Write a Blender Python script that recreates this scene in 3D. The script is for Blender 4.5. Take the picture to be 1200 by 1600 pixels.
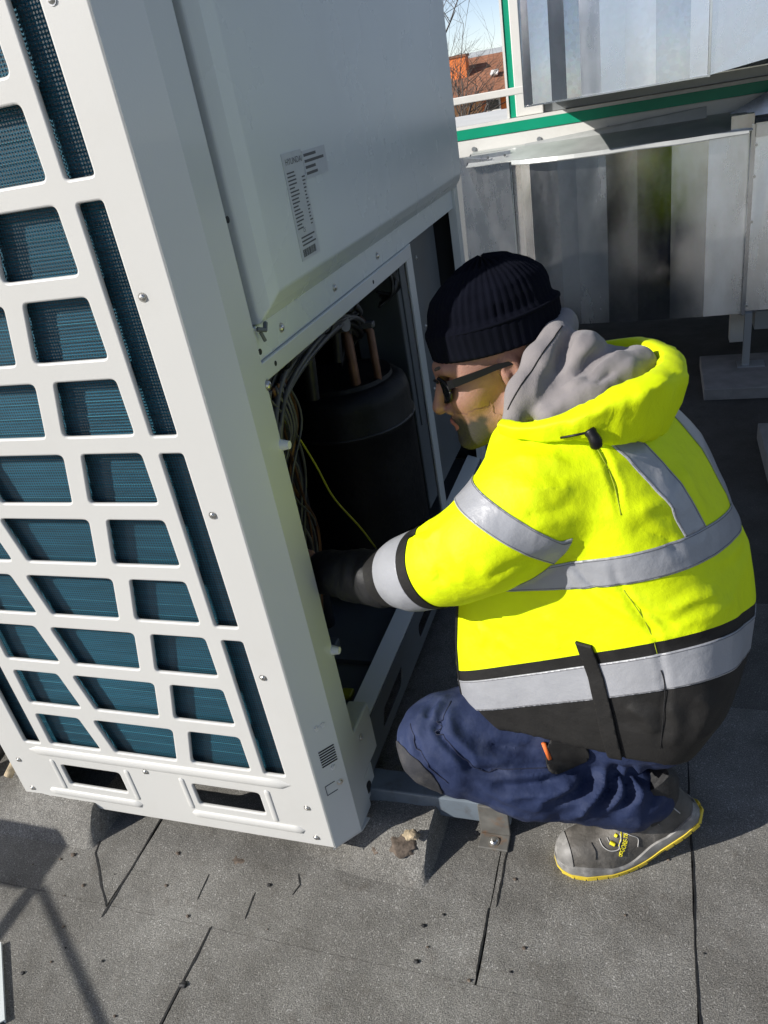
import bpy, bmesh, math, random
import numpy as np
from mathutils import Vector, Matrix, noise as mnoise

for o in list(bpy.data.objects): bpy.data.objects.remove(o)
scene = bpy.context.scene
col = scene.collection
R = math.radians

# ------------------------------------------------------------------ camera
cam_d = bpy.data.cameras.new('camera')
cam = bpy.data.objects.new('camera', cam_d); col.objects.link(cam)
cam_d.sensor_fit = 'VERTICAL'; cam_d.sensor_height = 24.0; cam_d.lens = 17.925
cam_d.clip_start = 0.05; cam_d.clip_end = 6000
cam.matrix_world = Matrix(((0.942, -0.006, 0.335, 0), (0.293, 0.499, -0.816, 0),
                           (-0.162, 0.867, 0.472, 1.42), (0, 0, 0, 1)))
_m = cam.matrix_world.to_3x3()
_q = _m.to_quaternion()
cam.matrix_world = Matrix.Translation((0, 0, 1.42)) @ _q.to_matrix().to_4x4()
scene.camera = cam

# ------------------------------------------------------------------ sky, sun, exposure
SUN_AZ, SUN_EL = 35.0, 30.0            # the way the light travels on plan (from +X towards +Y) and its height
wd = bpy.data.worlds.new('World'); scene.world = wd; wd.use_nodes = True
wn = wd.node_tree.nodes; wn.clear()
sky = wn.new('ShaderNodeTexSky'); sky.sky_type = 'NISHITA'; sky.sun_disc = False
sky.sun_elevation = R(SUN_EL); sky.sun_rotation = math.atan2(-math.cos(R(SUN_AZ)), -math.sin(R(SUN_AZ)))
sky.air_density = 0.5; sky.dust_density = 0.3; sky.ozone_density = 1.0
bg = wn.new('ShaderNodeBackground'); bg.inputs['Strength'].default_value = 0.135
wo = wn.new('ShaderNodeOutputWorld')
tint = wn.new('ShaderNodeMixRGB'); tint.blend_type = 'MULTIPLY'; tint.inputs[0].default_value = 1.0; tint.inputs[2].default_value = (1.15, 0.98, 0.85, 1)
wd.node_tree.links.new(sky.outputs[0], tint.inputs[1]); wd.node_tree.links.new(tint.outputs[0], bg.inputs[0]); wd.node_tree.links.new(bg.outputs[0], wo.inputs[0])
sun_d = bpy.data.lights.new('sun', 'SUN'); sun_d.energy = 4.4; sun_d.angle = R(0.5); sun_d.color = (1.0, 0.965, 0.91)
sun = bpy.data.objects.new('sun', sun_d); col.objects.link(sun)
_dir = Vector((math.cos(R(SUN_AZ))*math.cos(R(SUN_EL)), math.sin(R(SUN_AZ))*math.cos(R(SUN_EL)), -math.sin(R(SUN_EL))))
sun.rotation_euler = _dir.to_track_quat('-Z', 'Y').to_euler(); sun.location = (-6, -4, 8)
vs = scene.view_settings
vs.view_transform = 'Standard'; vs.look = 'None'; vs.exposure = 0.45; vs.gamma = 1.0; vs.use_curve_mapping = False
scene.render.engine = 'CYCLES'
cy = scene.cycles
cy.max_bounces = 6; cy.diffuse_bounces = 3; cy.glossy_bounces = 4; cy.transmission_bounces = 2; cy.transparent_max_bounces = 6
cy.caustics_reflective = False; cy.caustics_refractive = False

# ------------------------------------------------------------------ materials
def mat(name, base, rough=0.5, metal=0.0, var=0.0, vscale=8.0, bump=0.0, bscale=200.0, rvar=0.0,
        dirt=0.0, dirtcol=(0.2, 0.18, 0.15), dscale=5.0, spec=0.5, detail=4.0, coat=0.0, stretch=None, sheen=0.0,
        emit=None):
    m = bpy.data.materials.new(name); m.use_nodes = True
    nt = m.node_tree; n = nt.nodes; L = nt.links
    p = n['Principled BSDF']
    p.inputs['Roughness'].default_value = rough; p.inputs['Metallic'].default_value = metal
    p.inputs['Specular IOR Level'].default_value = spec
    p.inputs['Coat Weight'].default_value = coat
    if sheen: p.inputs['Sheen Weight'].default_value = sheen
    tc = n.new('ShaderNodeTexCoord'); src = tc.outputs['Object']
    if stretch:
        mp = n.new('ShaderNodeMapping'); mp.inputs['Scale'].default_value = stretch
        L.new(src, mp.inputs[0]); src = mp.outputs[0]
    c = tuple(base) + (1,)
    if var or dirt:
        nz = n.new('ShaderNodeTexNoise'); nz.inputs['Scale'].default_value = vscale; nz.inputs['Detail'].default_value = detail
        L.new(src, nz.inputs['Vector'])
        rp = n.new('ShaderNodeValToRGB')
        rp.color_ramp.elements[0].position = 0.3; rp.color_ramp.elements[1].position = 0.7
        rp.color_ramp.elements[0].color = tuple(max(0, x*(1-var)) for x in base) + (1,)
        rp.color_ramp.elements[1].color = tuple(min(1, x*(1+var)) for x in base) + (1,)
        L.new(nz.outputs['Fac'], rp.inputs[0]); out = rp.outputs[0]
        if dirt:
            n2 = n.new('ShaderNodeTexNoise'); n2.inputs['Scale'].default_value = dscale; n2.inputs['Detail'].default_value = 8; n2.inputs['Roughness'].default_value = 0.65
            L.new(src, n2.inputs['Vector'])
            r2 = n.new('ShaderNodeValToRGB'); r2.color_ramp.elements[0].position = 0.52; r2.color_ramp.elements[1].position = 0.72
            r2.color_ramp.elements[0].color = (0, 0, 0, 1); r2.color_ramp.elements[1].color = (dirt, dirt, dirt, 1)
            L.new(n2.outputs['Fac'], r2.inputs[0])
            mx = n.new('ShaderNodeMixRGB'); mx.inputs[2].default_value = tuple(dirtcol) + (1,)
            L.new(r2.outputs[0], mx.inputs[0]); L.new(out, mx.inputs[1]); out = mx.outputs[0]
        L.new(out, p.inputs['Base Color'])
    else:
        p.inputs['Base Color'].default_value = c
    if rvar:
        n3 = n.new('ShaderNodeTexNoise'); n3.inputs['Scale'].default_value = vscale*1.7; n3.inputs['Detail'].default_value = 6
        L.new(src, n3.inputs['Vector'])
        mr = n.new('ShaderNodeMapRange'); mr.inputs[1].default_value = 0.3; mr.inputs[2].default_value = 0.7
        mr.inputs[3].default_value = max(0.02, rough-rvar); mr.inputs[4].default_value = min(1, rough+rvar)
        L.new(n3.outputs['Fac'], mr.inputs[0]); L.new(mr.outputs[0], p.inputs['Roughness'])
    if bump:
        n4 = n.new('ShaderNodeTexNoise'); n4.inputs['Scale'].default_value = bscale; n4.inputs['Detail'].default_value = 5
        L.new(src, n4.inputs['Vector'])
        b = n.new('ShaderNodeBump'); b.inputs['Strength'].default_value = 1.0; b.inputs['Distance'].default_value = bump
        L.new(n4.outputs['Fac'], b.inputs['Height']); L.new(b.outputs[0], p.inputs['Normal'])
    if emit:
        p.inputs['Emission Color'].default_value = tuple(emit[:3]) + (1,); p.inputs['Emission Strength'].default_value = emit[3]
    return m

def felt_material(name='roofing_felt', k=1.0):
    """mineral-faced roofing felt: light and dark chips, worn and dirty patches"""
    m = bpy.data.materials.new(name); m.use_nodes = True
    nt = m.node_tree; n = nt.nodes; L = nt.links; p = n['Principled BSDF']
    p.inputs['Roughness'].default_value = 0.85; p.inputs['Specular IOR Level'].default_value = 0.35
    g = n.new('ShaderNodeNewGeometry')
    a = n.new('ShaderNodeTexNoise'); a.inputs['Scale'].default_value = 400; a.inputs['Detail'].default_value = 3; a.inputs['Roughness'].default_value = 0.7
    v = n.new('ShaderNodeTexVoronoi'); v.inputs['Scale'].default_value = 420
    big = n.new('ShaderNodeTexNoise'); big.inputs['Scale'].default_value = 4.5; big.inputs['Detail'].default_value = 9; big.inputs['Roughness'].default_value = 0.62
    mid = n.new('ShaderNodeTexNoise'); mid.inputs['Scale'].default_value = 22; mid.inputs['Detail'].default_value = 7; mid.inputs['Roughness'].default_value = 0.7
    for t in (a, v, big, mid): L.new(g.outputs['Position'], t.inputs['Vector'])
    r = n.new('ShaderNodeValToRGB'); e = r.color_ramp.elements
    e[0].position = 0.30; e[0].color = (0.075*k, 0.073*k, 0.069*k, 1); e[1].position = 0.66; e[1].color = (0.38*k, 0.367*k, 0.335*k, 1)
    q_ = e.new(0.48); q_.color = (0.195*k, 0.189*k, 0.174*k, 1)
    L.new(a.outputs['Fac'], r.inputs[0])
    chip = n.new('ShaderNodeValToRGB'); chip.color_ramp.elements[0].position = 0.80; chip.color_ramp.elements[1].position = 0.93
    chip.color_ramp.elements[0].color = (0, 0, 0, 1); chip.color_ramp.elements[1].color = (0.6, 0.6, 0.6, 1)
    L.new(v.outputs['Color'], chip.inputs[0])
    mx = n.new('ShaderNodeMixRGB'); mx.inputs[2].default_value = (0.58*k, 0.57*k, 0.54*k, 1)
    L.new(chip.outputs[0], mx.inputs[0]); L.new(r.outputs[0], mx.inputs[1])
    rb = n.new('ShaderNodeValToRGB'); rb.color_ramp.elements[0].position = 0.33; rb.color_ramp.elements[1].position = 0.68
    rb.color_ramp.elements[0].color = (0.60, 0.585, 0.56, 1); rb.color_ramp.elements[1].color = (1.24, 1.24, 1.23, 1)
    L.new(big.outputs['Fac'], rb.inputs[0])
    mu = n.new('ShaderNodeMixRGB'); mu.blend_type = 'MULTIPLY'; mu.inputs[0].default_value = 1
    L.new(mx.outputs[0], mu.inputs[1]); L.new(rb.outputs[0], mu.inputs[2])
    rm = n.new('ShaderNodeValToRGB'); rm.color_ramp.elements[0].position = 0.55; rm.color_ramp.elements[1].position = 0.72
    rm.color_ramp.elements[0].color = (0, 0, 0, 1); rm.color_ramp.elements[1].color = (0.55, 0.55, 0.55, 1)
    L.new(mid.outputs['Fac'], rm.inputs[0])
    m2 = n.new('ShaderNodeMixRGB'); m2.inputs[2].default_value = (0.115*k, 0.100*k, 0.083*k, 1)
    L.new(rm.outputs[0], m2.inputs[0]); L.new(mu.outputs[0], m2.inputs[1])
    L.new(m2.outputs[0], p.inputs['Base Color'])
    ad = n.new('ShaderNodeMath'); ad.operation = 'ADD'; L.new(a.outputs['Fac'], ad.inputs[0])
    ml = n.new('ShaderNodeMath'); ml.operation = 'MULTIPLY'; ml.inputs[1].default_value = 2.0; L.new(mid.outputs['Fac'], ml.inputs[0]); L.new(ml.outputs[0], ad.inputs[1])
    b = n.new('ShaderNodeBump'); b.inputs['Distance'].default_value = 0.0035; b.inputs['Strength'].default_value = 0.9
    L.new(ad.outputs[0], b.inputs['Height']); L.new(b.outputs[0], p.inputs['Normal'])
    return m

def screen_material():
    """fine black wire guard: a grid of round holes about 4 mm apart"""
    m = bpy.data.materials.new('wire_guard'); m.use_nodes = True
    nt = m.node_tree; n = nt.nodes; L = nt.links; p = n['Principled BSDF']
    p.inputs['Base Color'].default_value = (0.02, 0.03, 0.035, 1); p.inputs['Roughness'].default_value = 0.5
    tc = n.new('ShaderNodeTexCoord'); sp = n.new('ShaderNodeSeparateXYZ'); L.new(tc.outputs['Object'], sp.inputs[0])
    def s(sock, off=0.0):
        a = n.new('ShaderNodeMath'); a.operation = 'MULTIPLY'; a.inputs[1].default_value = 2*math.pi/0.0052; L.new(sock, a.inputs[0])
        b = n.new('ShaderNodeMath'); b.operation = 'SINE'; L.new(a.outputs[0], b.inputs[0]); return b.outputs[0]
    ad = n.new('ShaderNodeMath'); ad.operation = 'ADD'
    L.new(s(sp.outputs['X']), ad.inputs[0]); L.new(s(sp.outputs['Z']), ad.inputs[1])
    gt = n.new('ShaderNodeMapRange'); gt.inputs[1].default_value = 0.35; gt.inputs[2].default_value = 1.1
    L.new(ad.outputs[0], gt.inputs[0])
    tr = n.new('ShaderNodeBsdfTransparent'); mx = n.new('ShaderNodeMixShader'); out = n['Material Output']
    L.new(gt.outputs[0], mx.inputs[0]); L.new(tr.outputs[0], mx.inputs[1]); L.new(p.outputs[0], mx.inputs[2]); L.new(mx.outputs[0], out.inputs[0])
    return m

def galv_material(name, tone, rough):
    """galvanised sheet: spangle, smears, dull streaks"""
    m = bpy.data.materials.new(name); m.use_nodes = True
    nt = m.node_tree; n = nt.nodes; L = nt.links; p = n['Principled BSDF']
    p.inputs['Metallic'].default_value = 1.0
    g = n.new('ShaderNodeNewGeometry')
    v = n.new('ShaderNodeTexVoronoi'); v.inputs['Scale'].default_value = 70
    z = n.new('ShaderNodeTexNoise'); z.inputs['Scale'].default_value = 5; z.inputs['Detail'].default_value = 8; z.inputs['Roughness'].default_value = 0.65
    mp = n.new('ShaderNodeMapping'); mp.inputs['Scale'].default_value = (1, 1, 0.35)
    L.new(g.outputs['Position'], mp.inputs[0]); L.new(mp.outputs[0], z.inputs['Vector']); L.new(g.outputs['Position'], v.inputs['Vector'])
    r = n.new('ShaderNodeValToRGB'); r.color_ramp.elements[0].position = 0.3; r.color_ramp.elements[1].position = 0.75
    r.color_ramp.elements[0].color = tuple(x*0.82 for x in tone) + (1,); r.color_ramp.elements[1].color = tuple(min(1, x*1.12) for x in tone) + (1,)
    L.new(z.outputs['Fac'], r.inputs[0])
    mx = n.new('ShaderNodeMixRGB'); mx.blend_type = 'OVERLAY'; mx.inputs[0].default_value = 0.10
    L.new(r.outputs[0], mx.inputs[1]); L.new(v.outputs['Color'], mx.inputs[2]); 
    hs = n.new('ShaderNodeHueSaturation'); hs.inputs['Saturation'].default_value = 0.35; L.new(mx.outputs[0], hs.inputs['Color'])
    L.new(hs.outputs[0], p.inputs['Base Color'])
    mr = n.new('ShaderNodeMapRange'); mr.inputs[1].default_value = 0.3; mr.inputs[2].default_value = 0.75; mr.inputs[3].default_value = rough-0.06; mr.inputs[4].default_value = rough+0.14
    L.new(z.outputs['Fac'], mr.inputs[0]); L.new(mr.outputs[0], p.inputs['Roughness'])
    z2 = n.new('ShaderNodeTexNoise'); z2.inputs['Scale'].default_value = 2.2; z2.inputs['Detail'].default_value = 2
    L.new(g.outputs['Position'], z2.inputs['Vector'])
    b = n.new('ShaderNodeBump'); b.inputs['Distance'].default_value = 0.010; b.inputs['Strength'].default_value = 0.3
    L.new(z2.outputs['Fac'], b.inputs['Height']); L.new(b.outputs[0], p.inputs['Normal'])
    return m

M = {}
M['felt'] = felt_material()
M['shade_felt'] = felt_material('shaded_felt', 0.26)  # same felt, colour darkened to deepen the shade on the roof behind
M['half_shade_felt'] = felt_material('half_shaded_felt', 0.6)  # less darkened copy for the near edge of that shade
M['bitumen'] = mat('bitumen', (0.012, 0.012, 0.012), 0.6, var=0.4, vscale=60, bump=0.002, bscale=120)
M['brown_bitumen'] = mat('torn_felt', (0.11, 0.085, 0.065), 0.9, var=0.5, vscale=50, bump=0.004, bscale=90)
M['foam'] = mat('dry_foam', (0.36, 0.29, 0.19), 0.9, var=0.35, vscale=60, bump=0.006, bscale=90)
M['cream'] = mat('cream_paint', (0.60, 0.595, 0.565), 0.36, var=0.02, vscale=2.5, dirt=0.16, dirtcol=(0.50, 0.48, 0.43), dscale=7, bump=0.00012, bscale=420, rvar=0.06)
M['panel'] = mat('panel_paint', (0.66, 0.70, 0.685), 0.28, var=0.02, vscale=2.0, dirt=0.10, dirtcol=(0.5, 0.5, 0.47), dscale=9, bump=0.00006, bscale=380, rvar=0.03)
M['post'] = mat('post_paint', (0.62, 0.64, 0.63), 0.24, coat=0.3, var=0.015, vscale=2.0, bump=0.0002, bscale=380, rvar=0.03)
M['inner'] = mat('inner_sheet', (0.10, 0.112, 0.12), 0.5, var=0.12, vscale=6, dirt=0.5, dirtcol=(0.12, 0.11, 0.1))
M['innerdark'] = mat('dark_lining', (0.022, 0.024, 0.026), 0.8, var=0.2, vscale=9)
M['fin'] = mat('coated_fins', (0.018, 0.120, 0.185), 0.6, spec=0.3, var=0.22, vscale=14, stretch=(0.6, 1, 6), bump=0.0008, bscale=300)
M['finline'] = mat('coil_tube', (0.026, 0.155, 0.215), 0.7, spec=0.2, var=0.15, vscale=20)
M['screen'] = screen_material()
M['screw'] = mat('zinc_screw', (0.62, 0.61, 0.58), 0.28, metal=1.0, var=0.15, vscale=200)
M['dark'] = mat('dark_void', (0.012, 0.013, 0.014), 0.7)
M['rubber'] = mat('black_rubber', (0.014, 0.014, 0.015), 0.42, var=0.3, vscale=18, bump=0.0015, bscale=70)
M['jacket_black'] = mat('compressor_jacket', (0.0035, 0.0037, 0.0045), 0.55, spec=0.3, var=0.3, vscale=12, bump=0.003, bscale=24)
M['copper'] = mat('copper_pipe', (0.13, 0.068, 0.042), 0.5, metal=0.7, var=0.3, vscale=40)
M['yellow_wire'] = mat('yellow_wire', (0.33, 0.33, 0.02), 0.4)
M['cable_grey'] = mat('grey_cable', (0.075, 0.075, 0.08), 0.4, var=0.3, vscale=30)
M['white_plastic'] = mat('white_plastic', (0.72, 0.72, 0.70), 0.4)
M['sticker'] = mat('label_paper', (0.50, 0.525, 0.535), 0.33, var=0.05, vscale=40)
M['ink'] = mat('label_ink', (0.05, 0.055, 0.06), 0.5)
M['steel_grey'] = mat('grey_steel_rail', (0.15, 0.18, 0.21), 0.45, var=0.12, vscale=15, dirt=0.5, dirtcol=(0.07, 0.06, 0.05), dscale=24)
M['rusty'] = mat('rusty_bracket', (0.16, 0.155, 0.14), 0.6, metal=0.3, var=0.3, vscale=30, dirt=0.9, dirtcol=(0.22, 0.12, 0.06), dscale=32)
M['concrete'] = mat('concrete_slab', (0.23, 0.22, 0.205), 0.9, var=0.2, vscale=12, bump=0.003, bscale=90)
M['zinc_dull'] = mat('weathered_zinc', (0.50, 0.515, 0.50), 0.42, metal=0.35, var=0.12, vscale=9, dirt=0.3, dirtcol=(0.36, 0.37, 0.35), dscale=12)
M['ahu_white'] = mat('white_profile', (0.74, 0.73, 0.69), 0.45, var=0.03, vscale=4, dirt=0.25, dirtcol=(0.45, 0.43, 0.38), dscale=7)
M['ahu_green'] = mat('green_profile', (0.0, 0.30, 0.165), 0.4, var=0.06, vscale=10)
M['ahu_grey'] = mat('grey_panel', (0.34, 0.36, 0.37), 0.35, metal=0.5, var=0.06, vscale=5)

# ------------------------------------------------------------------ builders
ORG = {}
def org(o): return ORG.get(o.name, Vector((0, 0, 0))) if o else Vector((0, 0, 0))
def tag(o, label=None, cat=None, group=None, kind=None):
    if label: o['label'] = label
    if cat: o['category'] = cat
    if group: o['group'] = group
    if kind: o['kind'] = kind
    return o
def empty(name, loc, label=None, cat=None, group=None):
    o = bpy.data.objects.new(name, None); col.objects.link(o); o.location = loc; o.empty_display_size = 0.1
    ORG[o.name] = Vector(loc); return tag(o, label, cat, group)
def link(name, me, material, parent=None, at=None):
    o = bpy.data.objects.new(name, me); col.objects.link(o)
    if material is not None and len(me.materials) == 0: me.materials.append(material)
    if parent is not None:
        o.parent = parent
        if at is not None: o.location = Vector(at) - org(parent)
    elif at is not None: o.location = at
    ORG[o.name] = org(parent) if at is None else Vector(at)
    return o

class MB:
    """collects polygons in world coordinates"""
    def __init__(s): s.v = []; s.f = []
    def add(s, vs_, fs):
        k = len(s.v); s.v += [tuple(map(float, p)) for p in vs_]; s.f += [tuple(i+k for i in f) for f in fs]; return s
    def box(s, x0, x1, y0, y1, z0, z1):
        return s.add([(x0,y0,z0),(x1,y0,z0),(x1,y1,z0),(x0,y1,z0),(x0,y0,z1),(x1,y0,z1),(x1,y1,z1),(x0,y1,z1)],
                     [(3,2,1,0),(4,5,6,7),(0,1,5,4),(1,2,6,5),(2,3,7,6),(3,0,4,7)])
    def prism(s, pts, z0, z1):
        n = len(pts); area = sum(pts[i][0]*pts[(i+1)%n][1]-pts[(i+1)%n][0]*pts[i][1] for i in range(n))
        if area < 0: pts = pts[::-1]
        v = [(x, y, z0) for x, y in pts] + [(x, y, z1) for x, y in pts]
        return s.add(v, [tuple(range(n))[::-1], tuple(range(n, 2*n))] + [(i, (i+1) % n, n+(i+1) % n, n+i) for i in range(n)])
    def loft(s, rings, cap=True, close=True):
        n = len(rings[0]); v = [p for r in rings for p in r]; f = []
        for a in range(len(rings)-1):
            for i in range(n if close else n-1):
                j = (i+1) % n; f.append((a*n+i, a*n+j, (a+1)*n+j, (a+1)*n+i))
        if cap: f += [tuple(range(n))[::-1], tuple(range((len(rings)-1)*n, len(rings)*n))]
        return s.add(v, f)
    def tube(s, pts, r, n=8, cap=True):
        pts = [Vector(p) for p in pts]; rr = r if isinstance(r, (list, tuple)) else [r]*len(pts)
        rings = []; ref = None
        for i, p in enumerate(pts):
            t = (pts[min(i+1, len(pts)-1)] - pts[max(i-1, 0)]).normalized()
            if ref is None: ref = t.orthogonal().normalized()
            u = (ref - t*ref.dot(t))
            u = u.normalized() if u.length > 1e-6 else t.orthogonal().normalized()
            ref = u; w = t.cross(u)
            rings.append([p + (u*math.cos(a)+w*math.sin(a))*rr[i] for a in [2*math.pi*k/n for k in range(n)]])
        return s.loft(rings, cap)
    def cyl(s, c, axis, r, h, n=16, r2=None):
        c = Vector(c); a = Vector(axis).normalized(); u = a.orthogonal().normalized(); w = a.cross(u); r2 = r if r2 is None else r2
        rings = [[c+a*hh+(u*math.cos(t)+w*math.sin(t))*q for t in [2*math.pi*k/n for k in range(n)]] for hh, q in ((0, r), (h, r2))]
        return s.loft(rings)
    def build(s, name, material, parent=None, smooth=False, bevel=0.0, at=None, mesh_only=False):
        o_ = org(parent) if at is None else Vector(at)
        me = bpy.data.meshes.new(name); me.from_pydata([(x-o_.x, y-o_.y, z-o_.z) for x, y, z in s.v], [], s.f); me.update()
        if bevel:
            bm = bmesh.new(); bm.from_mesh(me)
            bmesh.ops.recalc_face_normals(bm, faces=bm.faces)
            es = [e for e in bm.edges if len(e.link_faces) == 2 and e.calc_face_angle(0) > 0.5]
            bmesh.ops.bevel(bm, geom=es, offset=bevel, segments=2, affect='EDGES', clamp_overlap=True, profile=0.5)
            bm.to_mesh(me); bm.free()
        if smooth:
            for p in me.polygons: p.use_smooth = True
            if smooth != True: me.set_sharp_from_angle(angle=smooth)
        return link(name, me, material, parent, at)

def smooth_path(pts, k=6):
    """Catmull-Rom through the points"""
    P = [Vector(p) for p in pts]; P = [P[0]*2-P[1]] + P + [P[-1]*2-P[-2]]; out = []
    for i in range(1, len(P)-2):
        for j in range(k):
            t = j/k; a, b, c, d = P[i-1:i+3]
            out.append(0.5*((2*b)+(c-a)*t+(2*a-5*b+4*c-d)*t*t+(3*b-3*c+d-a)*t**3))
    return out + [P[-2]]

def round_poly(pts, r, seg=5):
    out = []; n = len(pts)
    for i in range(n):
        p0, p, p1 = [Vector(q) for q in (pts[i-1], pts[i], pts[(i+1) % n])]
        a, b = (p0-p), (p1-p); la, lb = a.length, b.length; a.normalize(); b.normalize()
        ang = a.angle(b); d = min(r/math.tan(ang/2), la*0.45, lb*0.45)
        s, e = p+a*d, p+b*d
        for k in range(seg+1):
            t = k/seg; out.append(((1-t)**2)*s + 2*t*(1-t)*p + t*t*e)
    return out

def panel_with_holes(name, outer, holes, y, ext, bev, material, parent):
    """sheet standing in the XZ plane, cut by holes, with rounded lips"""
    cu = bpy.data.curves.new(name, 'CURVE'); cu.dimensions = '2D'; cu.fill_mode = 'BOTH'
    cu.extrude = ext; cu.bevel_depth = bev; cu.bevel_resolution = 2
    for poly in [outer] + holes:
        sp = cu.splines.new('POLY'); sp.points.add(len(poly)-1); sp.use_cyclic_u = True
        for i, q in enumerate(poly): sp.points[i].co = (q[0], q[1], 0, 1)
    tmp = bpy.data.objects.new('tmp', cu); col.objects.link(tmp)
    dg = bpy.context.evaluated_depsgraph_get(); dg.update()
    me = bpy.data.meshes.new_from_object(tmp.evaluated_get(dg)); bpy.data.objects.remove(tmp); bpy.data.curves.remove(cu)
    o_ = org(parent)
    for v in me.vertices: v.co = (v.co.x-o_.x, y-v.co.z-o_.y, v.co.y-o_.z)
    me.materials.clear()
    for p in me.polygons: p.use_smooth = True; p.material_index = 0
    me.set_sharp_from_angle(angle=R(50))
    me.name = name
    return link(name, me, material, parent)

rnd = random.Random(7)
# ================================================================== SETTING
# ground far below the roof, reaching the horizon
M['grass'] = mat('winter_grass', (0.13, 0.12, 0.06), 0.95, var=0.4, vscale=0.06, detail=8)
g = MB().add([(-3000, -3000, -7), (3000, -3000, -7), (3000, 3000, -7), (-3000, 3000, -7)], [(0, 1, 2, 3)]).build('ground', M['grass'])
tag(g, kind='structure')

M['render_wall'] = mat('building_wall', (0.45, 0.42, 0.38), 0.9, var=0.1, vscale=2)
rb = MB().box(-9, 9, -7, 8.5, -7, -0.30).build('building_under_the_roof', M['render_wall'])
rb.name = 'building_below'; tag(rb, kind='structure')
roof = MB().box(-9, 9, -7, 8.5, -0.299, -0.005).build('flat_roof', M['bitumen']); tag(roof, kind='structure')

def wavy(a, b, amp, step=0.03, seed=0):
    a, b = Vector(a), Vector(b); n = max(2, int((b-a).length/step)); d = (b-a).normalized(); q = Vector((-d.y, d.x))
    out = []
    for i in range(n+1):
        p = a.lerp(b, i/n); w = mnoise.noise(Vector((p.x*23+seed, p.y*23, seed)))*amp + mnoise.noise(Vector((p.x*6, p.y*6+seed, seed)))*amp*1.5
        e = 1.0 if 0 < i < n else 0.0
        out.append(p + q*w*e)
    return out
def felt_sheet(x0, x1, y0, y1, seed):
    gp = 0.002
    pts = wavy((x0+gp, y1), (x0+gp, y0), 0.0016, seed=seed) + wavy((x1-gp, y0), (x1-gp, y1), 0.0016, seed=seed+5)
    return MB().prism([(p.x, p.y) for p in pts], -0.0045, 0.0).build('felt_sheet', M['shade_felt'] if y0 > 1.9 else M['half_shade_felt'] if y0 > 1.4 else M['felt'], roof)  # rows further back take the felt with shade in its colour
rows = [(-7, -1.2, [-9, -6, -4, -2.9, -1.9, -0.95, 0.1, 1.1, 2.1, 4, 6, 9]),
        (-1.2, 0.749, [-9, -5, -3.8, -2.85, -1.86, -0.855, 0.076, 1.07, 2.05, 3, 5, 9]),
        (0.750, 1.52, [-9, -5, -3.4, -2.1, -1.112, -0.302, 0.072, 1.07, 2.05, 3, 5, 9]),
        (1.521, 1.95, [-9, -5, -3.4, -2.1, -1.112, -0.302, 0.072, 1.07, 2.05, 3, 5, 9]), (1.951, 3.1, [-9, -5, -3.4, -2.3, -1.3, -0.3, 0.7, 1.7, 2.7, 5, 9]),
        (3.101, 8.5, [-9, -5, -3.1, -2.0, -1.0, 0.0, 1.0, 2.0, 4, 9])]
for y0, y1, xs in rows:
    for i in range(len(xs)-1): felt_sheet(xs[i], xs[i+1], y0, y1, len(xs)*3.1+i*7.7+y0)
def seam(pts, w, seed):
    """bead of bitumen squeezed out of a felt joint"""
    P = []
    for i in range(len(pts)-1): P += wavy(pts[i], pts[i+1], 0.002, 0.012, seed)[:-1]
    P.append(Vector(pts[-1])); Lr = []; Rr = []
    for i, p in enumerate(P):
        d = (P[min(i+1, len(P)-1)]-P[max(0, i-1)]).normalized(); q = Vector((-d.y, d.x))
        ww = w*(0.55+0.9*abs(mnoise.noise(Vector((p.x*50, p.y*50, seed)))))*(1 if 0 < i < len(P)-1 else 0.2)
        Lr.append((p+q*ww)); Rr.append((p-q*ww))
    mb = MB()
    rings = [[(a.x, a.y, -0.004), (a.x, a.y, 0.0012), (b.x, b.y, 0.0012), (b.x, b.y, -0.004)] for a, b in zip(Lr, Rr)]
    mb.loft(rings); return mb.build('bitumen_seam', M['bitumen'], roof)
seam([(0.070, 1.25), (0.074, 1.05), (0.071, 0.90), (0.078, 0.72), (0.074, 0.45)], 0.0022, 1); seam([(-0.304, 0.765), (-0.306, 0.90)], 0.0025, 2); seam([(-0.291, 0.905), (-0.291, 1.05)], 0.0022, 3)
seam([(-0.858, 0.45), (-0.853, 0.752)], 0.0030, 4); seam([(-1.108, 0.722), (-1.115, 1.0)], 0.0028, 5)
seam([(-1.238, 0.90), (-1.225, 0.86), (-1.112, 0.745)], 0.0024, 6); seam([(-0.92, 0.86), (-0.915, 0.80)], 0.0014, 8)
seam([(-0.795, 0.84), (-0.79, 0.78)], 0.0014, 9)
seam([(-0.72, 0.90), (-0.705, 0.875), (-0.712, 0.85)], 0.0016, 12)

# felt-covered plinths under the unit: lumpy, sloping to the front
def plinth(x0, x1, y0, y1, h, seed, sl=0.09, fade=0.05):
    nx, ny = 30, 44; mb = MB(); vs_ = []; fs = []
    for j in range(ny+1):
        for i in range(nx+1):
            u, w = i/nx, j/ny
            x = x0+(x1-x0)*(1-(1-u)**2.2); y = y0+(y1-y0)*w**1.7
            ex = min((x-x0)/fade, (x1-x)/0.02, 1.0); ey = min((y-y0)/sl, (y1-y)/0.03, 1.0)
            k = max(0, min(1, ex))*max(0, min(1, ey)); k = k*k*(3-2*k)
            nz = mnoise.noise(Vector((x*9, y*9, seed)))*0.008+mnoise.noise(Vector((x*30, y*30, seed)))*0.004
            xx = x + (mnoise.noise(Vector((y*14, seed, 3)))*0.012 if i == nx or i == nx-1 else 0)
            vs_.append((xx, y, -0.003+(h+nz)*k))
    for j in range(ny):
        for i in range(nx):
            a = j*(nx+1)+i; fs.append((a, a+1, a+nx+2, a+nx+1))
    mb.add(vs_, fs); o = mb.build('felt_plinth', M['felt'], roof, smooth=R(55)); return o
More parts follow.
